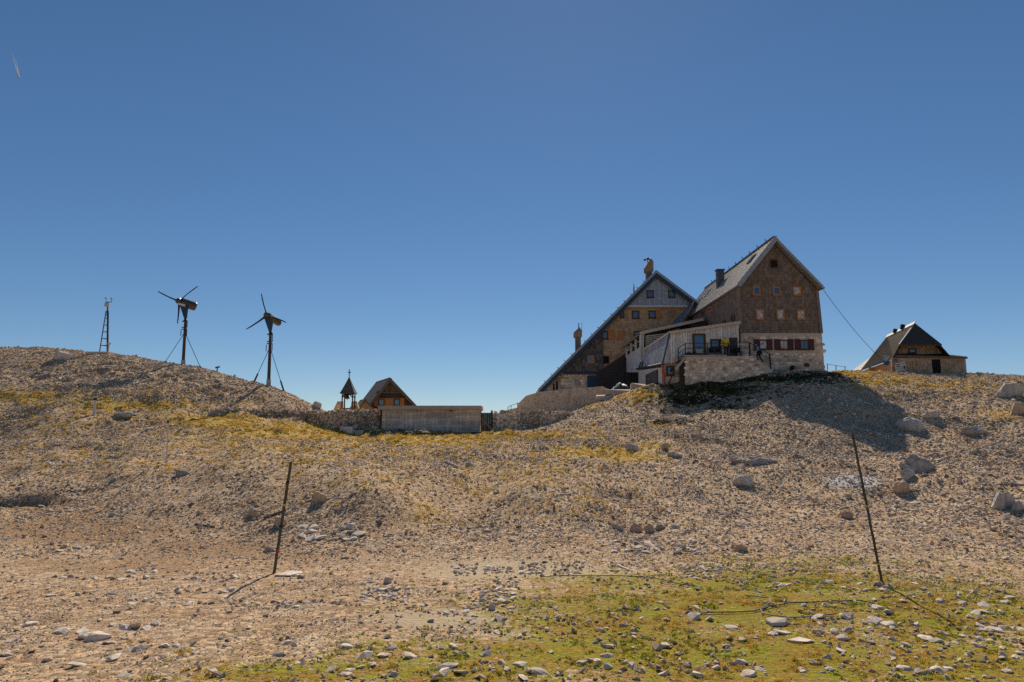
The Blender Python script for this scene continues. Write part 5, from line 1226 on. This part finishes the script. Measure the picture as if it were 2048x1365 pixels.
# ================================================================== boulders
BM = [rough_rock(k, (1, .8, f), 4, .22, 0.0, 17) for k, f in enumerate((.6, .75, .5, .85, .65, .42))] + [rough_rock(60 + k, (1, .7, .62), 4, .3, .16, 14) for k in range(2)]
def boulder(px, py, w_, h_, label, m=M_boulder, shape=None, rz=None, sink=.28, nm='boulder', group=None):
    b = g(px, py); D = (b - CAM).length; W_2 = w_ * D / F * .84; H_2 = h_ * D / F * .84
    me_ = BM[shape if shape is not None else random.randrange(6)].copy(); me_.materials.clear(); me_.materials.append(m)
    o = bpy.data.objects.new(nm, me_); COL.objects.link(o)
    vs = np.array([v.co[:] for v in me_.vertices]); ex = vs.max(0) - vs.min(0)
    sz = H_2 * 1.35 / ex[2]
    o.scale = (W_2 / ex[0] * 1.02, W_2 / ex[0] * .9, sz); o.rotation_euler = (0, 0, random.uniform(-.4, .4) if rz is None else rz)
    o.location = (b.x, b.y + W_2 * .3, float(gz(b.x, b.y + W_2 * .3)) + H_2 * 1.35 * (.5 - sink) - .02)
    o['label'] = label; o['category'] = 'boulder' if nm == 'boulder' else 'stone'
    if group: o['group'] = group
    return o
for q in [
    (1265, 902, 30, 20, 'rounded grey boulder on the dry turf below the tall house', M_boulder, 0), (1331, 900, 16, 15, 'small upright grey boulder on dry turf near the rounded boulder', M_boulder, 3),
    (1352, 916, 34, 13, 'low wide grey boulder half sunk in dry turf', M_boulder, 2), (1832, 862, 52, 28, 'broad pale boulder on the scree just outside the house shadow', M_boulder, 0),
    (1868, 838, 28, 16, 'small rounded boulder uphill of the broad pale boulder', M_boulder, 3), (1958, 872, 50, 20, 'flat long boulder with dark underside on the scree', M_boulder, 2),
    (1848, 948, 66, 38, 'layered craggy outcrop rising from the scree', M_boulder, 6), (1822, 958, 34, 22, 'layered slab at the foot of the craggy outcrop', M_boulder, 7),
    (1808, 988, 32, 24, 'tan rounded boulder below the craggy outcrop', M_tanrock, 3), (2030, 796, 50, 26, 'massive grey boulder on the barn ridge', M_boulder, 1), (2006, 796, 18, 13, 'small pointed stone beside the massive ridge boulder', M_boulder, 3),
    (2040, 832, 26, 26, 'brown jagged boulder below the massive ridge boulder', M_tanrock, 1), (1490, 975, 44, 26, 'smooth rounded grey boulder set in the scree', M_boulder, 3),
    (1530, 930, 78, 17, 'low shelf of grey bedrock breaking through the scree', M_boulder, 6), (1480, 925, 40, 12, 'small grey bedrock hump by the bedrock shelf', M_boulder, 2),
    (636, 1008, 33, 24, 'squarish tan boulder on the scree with a shadowed hollow beneath', M_tanrock, 1), (508, 1036, 32, 20, 'pointed tan boulder at the foot of the scree', M_tanrock, 0),
    (557, 1055, 28, 22, 'square pinkish boulder right behind the taped snow pole', M_tanrock, 1), (360, 953, 30, 16, 'grey boulder alone on the left scree slope'.replace(' left', ' stony'), M_boulder, 0),
    (240, 838, 38, 12, 'long dark boulder lying on the dry turf near the thick stake', M_boulder, 5), (1698, 1038, 26, 18, 'brownish boulder pair half buried beside the leaning pole', M_tanrock, 0),
    (2014, 1018, 42, 32, 'angular pale boulder with a slab beside it on the pale scree', M_boulder, 1), (2042, 1024, 26, 22, 'pale slab shaped boulder touching the angular boulder', M_boulder, 2),
    (940, 934, 24, 11, 'small dark boulder near the bleached branch', M_boulder, 2), (1484, 1104, 28, 18, 'blocky tan boulder at the edge of the green turf', M_tanrock, 1),
    (1024, 1084, 16, 9, 'low rounded stone at the foot of the slope facing the sand flat', M_boulder, 0), (774, 1168, 18, 18, 'cone shaped stone standing on the gravel behind the oblong patch', M_boulder, 3),
    (889, 1170, 15, 9, 'brick shaped pinkish stone on bare gravel', M_tanrock, 1), (984, 1222, 17, 19, 'upright egg shaped grey stone in front of the stone pile', M_boulder, 3),
    (1275, 1066, 34, 22, 'brown stained rock wall of the small hollow', M_tanrock, 6), (1300, 1068, 26, 20, 'dark brown rock closing the small hollow', M_tanrock, 7), (1236, 1062, 26, 18, 'grey rock at the open end of the small hollow', M_boulder, 1),
    (1322, 1060, 26, 14, 'pale slab lying over the small hollow', M_boulder, 2), (1352, 1058, 20, 12, 'rounded grey rock beside the pale slab of the hollow', M_boulder, 0),
    (118, 722, 40, 18, 'weathered rock knob on the gravel hill below the lattice mast', M_boulder, 1), (540, 1085 + 20, 30, 14, 'grey stone heap block on the gravel flat beyond the pole', M_boulder, 0),
    (1760, 1174, 24, 12, 'flat grey stone propping the foot of the leaning pole', M_boulder, 2), (1778, 1178, 18, 9, 'dark wedge stone at the foot of the leaning pole', M_boulder, 5),
    (632, 815, 20, 14, 'knobbly rock at the end of the hill crest above the dry stone wall', M_boulder, 1),
    (570, 1154, 60, 9, 'flat pale rock slab at the foot of the taped pole', M_rock, 5), (600, 1158, 16, 10, 'blocky pink stone lying on the flat pale slab', M_tanrock, 1)]:
    boulder(q[0], q[1], q[2], q[3], q[4], q[5], q[6])

# ================================================================== loose stones laid out on the flat
SM = []
for k in range(16):
    m_ = hull_rock(500 + k, random.choice((14, 18, 24)), (1, random.uniform(.65, .95), random.uniform(.38, .62)), .012); m_.materials.append(M_rock); SM.append(m_)
SPEC = []
def stone(px, py, wpx, label, group, hk=1.0): SPEC.append((wpx, px, py, label, group, hk * random.uniform(.9, 1.35)))
def lay_stones(limit=299):
    """the largest stones are things of their own, the small remainder is one mass"""
    SPEC.sort(key=lambda q: -q[0]); rest = MB()
    for i, (wpx, px, py, label, group, hk) in enumerate(SPEC):
        b = g(px, py); W_2 = wpx * (b - CAM).length / F * .88
        if i < limit:
            o = bpy.data.objects.new('stone', random.choice(SM)); COL.objects.link(o)
            o.scale = (W_2 * random.uniform(1.0, 1.3), W_2 * random.uniform(.9, 1.2), W_2 * random.uniform(.55, .95) * hk)
            o.rotation_euler = (random.gauss(0, .22), random.gauss(0, .22), random.random() * 6.28); o.location = b + Vector((0, 0, W_2 * .04 * hk))
            o['label'] = label; o['category'] = 'stone'; o['group'] = group
        else: add_rock(rest, (b.x, b.y, b.z + W_2 * .08), W_2 * .95, .15)
    o = rest.build('laid_small_stones', M_drystone, None, stuff=True); tag(o, 'small stones filling the heaps and rows on the flat', 'stones')
def patch_(x0, x1, y0, y1, n, w0, w1, label, group, skew=0.0):
    if x1 - x0 < 140:
        for _ in range(int(n * 1.3)): py = random.uniform(y0, y1); stone(random.uniform(x0, x1) + (y1 - py) * skew, py, w0 * random.uniform(.45, .8), label, group)
    pts_ = []
    for _ in range(n * 30):
        if len(pts_) >= n: break
        px, py = random.uniform(x0, x1), random.uniform(y0, y1); px += (y1 - py) * skew
        if all(abs(px - a) > (w0 + w1) * .27 or abs(py - b) > (w0 + w1) * .11 for a, b in pts_): pts_.append((px, py))
    for px, py in pts_: stone(px, py, random.uniform(w0, w1) * random.choice((.7, 1, 1, 1.2)), label, group)
L1 = 'pale stone of the oblong patch laid out on bare gravel'
patch_(722, 812, 1177, 1206, 34, 12, 20, L1, 'oblong stone patch', .3); patch_(770, 852, 1208, 1226, 7, 11, 18, L1, 'oblong stone patch')
for (a, b, c_, d_, n, lab) in [(906, 948, 1130, 1153, 22, 'grey stone of the small stone heap at the end of the row on bare sand'), (964, 1022, 1135, 1149, 18, 'grey stone of the narrow stone row on bare sand'),
                            (1034, 1086, 1126, 1151, 24, 'grey stone of the loose ring shaped heap on bare sand'), (1102, 1158, 1126, 1154, 28, 'grey stone of the densest heap by the black hose'), (984, 1034, 1156, 1178, 18, 'grey stone of the slanting stone strip on bare sand')]:
    patch_(a, b, c_, d_, n, 10, 16, lab, lab.split(' of the ')[1], .4)
patch_(938, 1030, 1180, 1222, 34, 13, 23, 'grey stone of the big pile around the egg shaped stone', 'big stone pile', 0)
patch_(870, 1000, 1222, 1272, 13, 16, 30, 'flat pale stone scattered on the sand below the big pile', 'stones below the big pile', .5)
for y0, xa_, xb_, n in ((1146, 250, 440, 10), (1158, 100, 320, 13), (1160, 345, 480, 9), (1188, 100, 250, 7), (1184, 310, 470, 12), (1206, 255, 330, 5), (1208, 365, 525, 12), (1206, 545, 670, 11), (1218, 530, 600, 4)):
    for i in range(n): stone(xa_ + (xb_ - xa_) * (i + random.random() * .8) / n, y0 + random.uniform(-4, 4), random.uniform(9, 20), 'pale stone in the long stone rows on the gravel flat', 'long stone rows')
patch_(75, 200, 1090, 1106, 11, 11, 20, 'pale stone of the two short heaps near the bank', 'heaps near the bank')
patch_(1362, 1440, 1133, 1158, 28, 11, 18, 'pale stone of the round heap on the turf edge', 'round heap')
patch_(1470, 1720, 1166, 1186, 16, 13, 24, 'grey stone in the row leading to the leaning pole', 'row to the leaning pole')
patch_(1215, 1400, 1082, 1108, 26, 13, 26, 'grey block in the row at the foot of the scree', 'row at the scree foot')
patch_(605, 720, 1056, 1082, 18, 15, 30, 'tan block in the low bank of blocks behind the gravel flat', 'low bank of blocks')
patch_(1785, 1835, 1006, 1028, 8, 13, 22, 'tan stone in the little heap beneath the tan boulder', 'little heap on the scree')
L2 = 'angular grey stone lying loose in the green turf'
patch_(1250, 2045, 1230, 1362, 62, 14, 34, L2, 'stones in the green turf'); patch_(680, 1250, 1292, 1362, 26, 20, 40, L2, 'stones in the green turf')
patch_(1380, 1700, 1235, 1290, 12, 20, 44, L2, 'stones in the green turf')
patch_(0, 330, 1240, 1362, 20, 18, 38, 'pale stone lying loose on the near gravel', 'stones on the near gravel')
patch_(330, 760, 1290, 1362, 9, 16, 34, 'pale stone lying loose on the near gravel', 'stones on the near gravel')
patch_(1750, 2045, 1160, 1230, 18, 12, 26, 'pale stone lying where the scree meets the turf', 'stones at the scree edge')
lay_stones()
# small loose stones in the turf, too many to count
n = 15000; x, y = candidates(n, 9.5, 20, 1.6); z = gz(x, y); mk = masks(x, y, z); kp = RNG.random(n) < (mk[2] * .9 + .12) * (fbm(x * .7, y * .7, 88, 3) > .40)
x, y, z = x[kp], y[kp], z[kp]; n = len(x); s = .04 + .13 * RNG.random(n) ** 3
gn_scatter('small_stones', proto, np.stack([x, y, z + s * .12], -1), np.stack([RNG.normal(0, .4, n), RNG.normal(0, .4, n), RNG.random(n) * 6.28], -1), s[:, None] * RNG.uniform(.75, 1.3, (n, 3)) * np.array([1.1, 1, .8]), RNG.integers(0, 9, n), 'small loose stones strewn through the turf', 'stones')

# ================================================================== people
def skin_mesh(nodes, edges, name, m, parent, sub=2):
    """nodes: list of (Vector world, radius)"""
    me = bpy.data.meshes.new(name); org = ORG[parent]
    me.from_pydata([tuple(p - org) for p, r in nodes], edges, []); o = bpy.data.objects.new(name, me); COL.objects.link(o); o.parent = parent; ORG[o] = org
    md = o.modifiers.new('skin', 'SKIN'); md.use_smooth_shade = True
    for sv, (p, r) in zip(me.skin_vertices[0].data, nodes): sv.radius = (r, r)
    me.skin_vertices[0].data[0].use_root = True
    s = o.modifiers.new('sub', 'SUBSURF'); s.levels = 1; s.render_levels = sub; me.materials.append(m); return o
def person(label, base, fwd, J, shirt, trousers, sleeves='long', hair=M_hair, shorts=False, bulk=1.0):
    """J: joints in metres (forward, side to the person's left, up) from base; body, clothing and hair follow them"""
    f = Vector((fwd[0], fwd[1], 0)).normalized(); sd_ = Vector((-f.y, f.x, 0)); t = thing('person', label, 'person', base)
    W = {k: base + f * v[0] + sd_ * v[1] + Vector((0, 0, v[2])) for k, v in J.items()}
    nodes = []; edges = []
    def nd(k, r): nodes.append((W[k] if isinstance(k, str) else k, r)); return len(nodes) - 1
    def chain(a, ks):
        for k, r in ks: b = nd(k, r); edges.append((a, b)); a = b
        return a
    root = nd('pelvis', .13); ch_ = chain(root, [('waist', .12), ('chest', .14), ('neck', .055)]); hd_ = chain(ch_, [('head', .085), ('crown', .075)])
    chest = 2
    for s in 'lr':
        hand = chain(chest, [('shoulder_' + s, .06), ('elbow_' + s, .042), ('wrist_' + s, .028)])
        wv = (W['wrist_' + s] - W['elbow_' + s]).normalized(); sv = wv.cross(Vector((0, 0, 1))); sv = sv.normalized() if sv.length > .1 else sd_; palm = chain(hand, [(W['wrist_' + s] + wv * .07, .032)])
        for i, (o_, l_) in enumerate(((-.03, .07), (-.01, .085), (.011, .08), (.03, .065))): chain(palm, [(W['wrist_' + s] + wv * .11 + sv * o_, .009), (W['wrist_' + s] + wv * (.11 + l_ * .6) + sv * o_ + f * .015, .008)])
        chain(hand, [(W['wrist_' + s] + wv * .05 + sv * .045, .011), (W['wrist_' + s] + wv * .09 + sv * .062, .009)])
        chain(root, [('hip_' + s, .085), ('knee_' + s, .058), ('ankle_' + s, .04)])
    skin_mesh(nodes, edges, 'body', M_skin, t)
    # shirt
    nodes.clear(); edges.clear(); r0 = nd('waist', .15 * bulk); c0_ = chain(r0, [('chest', .175 * bulk), ('collar', .085 * bulk)]); chain(r0, [('pelvis', .165 if bulk == 1 else .21)])
    for s in 'lr':
        l = [('shoulder_' + s, .088), (W['shoulder_' + s].lerp(W['elbow_' + s], .55), .072)]
        if sleeves == 'long': l += [('elbow_' + s, .062), (W['wrist_' + s], .046)]
        chain(1, l)
    skin_mesh(nodes, edges, 'shirt', shirt, t)
    nodes.clear(); edges.clear(); r0 = nd('pelvis', .175)
    for s in 'lr':
        l = [('hip_' + s, .108), (W['hip_' + s].lerp(W['knee_' + s], .75), .088)]
        if not shorts: l += [('knee_' + s, .078), ('ankle_' + s, .058)]
        chain(r0, l)
    skin_mesh(nodes, edges, 'trousers', trousers, t)
    for s in 'lr':
        a = W['ankle_' + s]; mb = MB(); mb.lathe(a + Vector((0, 0, -.05)) - f * .06, [(.045, 0), (.055, .06), (.05, .17), (.03, .25)], 8, axis=f + Vector((0, 0, -.12))); mb.build('shoe', M_blacktrs, t, smooth=True)
    hd = W['head']; up = (W['crown'] - W['head']).normalized(); mb = MB(); mb.lathe(hd + up * .035 - f * .022, [(.102, -.03), (.108, .03), (.09, .085), (.05, .115), (.01, .125)], 12, axis=up); mb.build('hair', hair, t, smooth=True)
    mb = MB(); mb.lathe(hd + f * .085 + up * .005, [(.018, 0), (.014, .02), (.004, .03)], 6, axis=f); mb.build('nose', M_skin, t)
    for e in (-1, 1): mb = MB(); mb.lathe(hd + f * .082 + sd_ * .033 * e + up * .03, [(.012, 0), (.008, .008)], 6, axis=f); mb.build('eye', M_hair, t)
    mb = MB(); mb.beam(hd + f * .083 + sd_ * .025 - up * .04, hd + f * .083 - sd_ * .025 - up * .04, .02, .012); mb.build('mouth', M_maroon, t)
    for e in (-1, 1): mb = MB(); mb.lathe(hd + sd_ * .09 * e + up * .01, [(.028, 0), (.02, .014)], 7, axis=sd_ * e); mb.build('ear', M_skin, t)
    return t
def pose(**k):
    d = dict(pelvis=(0, 0, .93), waist=(0, 0, 1.08), chest=(.01, 0, 1.32), collar=(.01, 0, 1.47), neck=(.02, 0, 1.5), head=(.04, 0, 1.62), crown=(.04, 0, 1.70), shoulder_l=(0, .19, 1.43), shoulder_r=(0, -.19, 1.43),
             elbow_l=(-.03, .24, 1.15), elbow_r=(-.03, -.24, 1.15), wrist_l=(.08, .25, .92), wrist_r=(.08, -.25, .92), hip_l=(0, .10, .90), hip_r=(0, -.10, .90), knee_l=(.03, .11, .50), knee_r=(.03, -.11, .50), ankle_l=(0, .11, .09), ankle_r=(0, -.11, .09))
    d.update(k); return d
# yellow jacket, bent forward with the back to the camera on the terrace
b = P(1453, 712, YT + .75); b.z = zT
person('person in a yellow jacket and navy trousers bending forward behind the terrace railing', b, (.1, 1), pose(pelvis=(-.05, 0, 1.0), waist=(.02, 0, 1.20), chest=(.16, 0, 1.42), collar=(.26, 0, 1.52), neck=(.30, 0, 1.54), head=(.42, 0, 1.55), crown=(.48, 0, 1.60), shoulder_l=(.18, .22, 1.50), shoulder_r=(.18, -.22, 1.50), elbow_l=(.36, .33, 1.10), elbow_r=(.36, -.33, 1.10), wrist_l=(.55, .22, .98), wrist_r=(.55, -.22, .98)), M_jacket, M_navytrs, bulk=1.5)
# climbing the steps
xs = P(1519, 720, YT + .45).x; kf = (xs - X1) / (X2 - X1); b = Vector((xs, YT + .45, zT - (zT - zB) * min(1, max(0, (int(kf * ns) + .05) / ns))))
person('person in a blue shirt and black trousers climbing the terrace steps', b, (-1, -.12), pose(pelvis=(0, 0, .96), waist=(.06, 0, 1.10), chest=(.17, 0, 1.32), collar=(.22, 0, 1.45), neck=(.25, 0, 1.48), head=(.31, 0, 1.59), crown=(.32, 0, 1.67), shoulder_l=(.17, .19, 1.42), shoulder_r=(.17, -.19, 1.42), elbow_l=(.26, .25, 1.16), elbow_r=(.10, -.25, 1.15), wrist_l=(.36, .22, .95), wrist_r=(.3, -.24, .98), knee_l=(.30, .10, .62), ankle_l=(.14, .10, .30), knee_r=(-.08, -.10, .52), ankle_r=(-.36, -.1, .08)), M_blueshirt, M_blacktrs, 'short')
# beside the barn
b = P(1774, 744, 62.6); b.z = float(gz(b.x, b.y)) + .02
person('person in a light blue top and blue shorts standing by the barn corner', b, (.75, .5), pose(elbow_l=(.12, .25, 1.17), wrist_l=(.36, .16, 1.10), elbow_r=(.12, -.25, 1.17), wrist_r=(.36, -.16, 1.10)), M_lightblue, M_blueshorts, 'short', hair=mat('brown_hair', (.20, .10, .05), .7), shorts=True)
# rucksack leaning on the stone base
q = P(1586, 742, YA - .5); q.z = float(gz(q.x, q.y)); rs = thing('rucksack', 'black rucksack with an orange panel leaning on the stone ground floor', 'rucksack', q)
mb = MB(); mb.lathe(q + Vector((0, 0, -.05)), [(.24, 0), (.28, .12), (.26, .38), (.19, .56), (.06, .62)], 12); mb.build('pack_body', M_packblack, rs, smooth=True)
mb = MB(); mb.lathe(q + Vector((.14, -.16, .18)), [(.12, 0), (.14, .1), (.11, .28), (.04, .34)], 10); mb.build('front_pocket', M_packorange, rs, smooth=True)
mb = MB(); mb.path([q + Vector((-.1, -.24, .1)), q + Vector((-.14, -.32, .3)), q + Vector((-.08, -.2, .52))], .03, 6); mb.build('strap', M_packblack, rs)

# ================================================================== contrail far up in the sky
def far(px, py, d): v = ray(px, py).normalized(); return CAM + v * d
M_ice = mat('contrail_ice', (.9, .9, .92), .9, .3, .004, transl=.6)
ct = thing('contrail', 'short double white contrail high in the blue sky', 'contrail', far(38, 157, 14000))
for (e, s0_, w0_) in (((20, 92), (37, 155.5), 13.0), ((28, 104), (39, 156.5), 9.5)):
    a = far(*s0_, 14000); b_ = far(*e, 15500); prev = None
    for k in range(13):                                   # the trail breaks up into thinner wisps towards its old end
        f0, f1 = (k / 13) ** 1.1, ((k + 1) / 13) ** 1.1 - (.0 if k < 6 else .012 * (k - 5))
        w_a, w_b = w0_ * (1 - f0) ** 1.3 + .5, w0_ * (1 - f1) ** 1.3 * (1 - .03 * k) + .4
        j = Vector((random.gauss(0, .8), 0, random.gauss(0, .8))) * (k / 5)
        mb = MB(); mb.tube(a.lerp(b_, f0) + j, a.lerp(b_, f1) + j, w_a, w_b, 8); mb.build('trail_wisp', M_ice, ct)
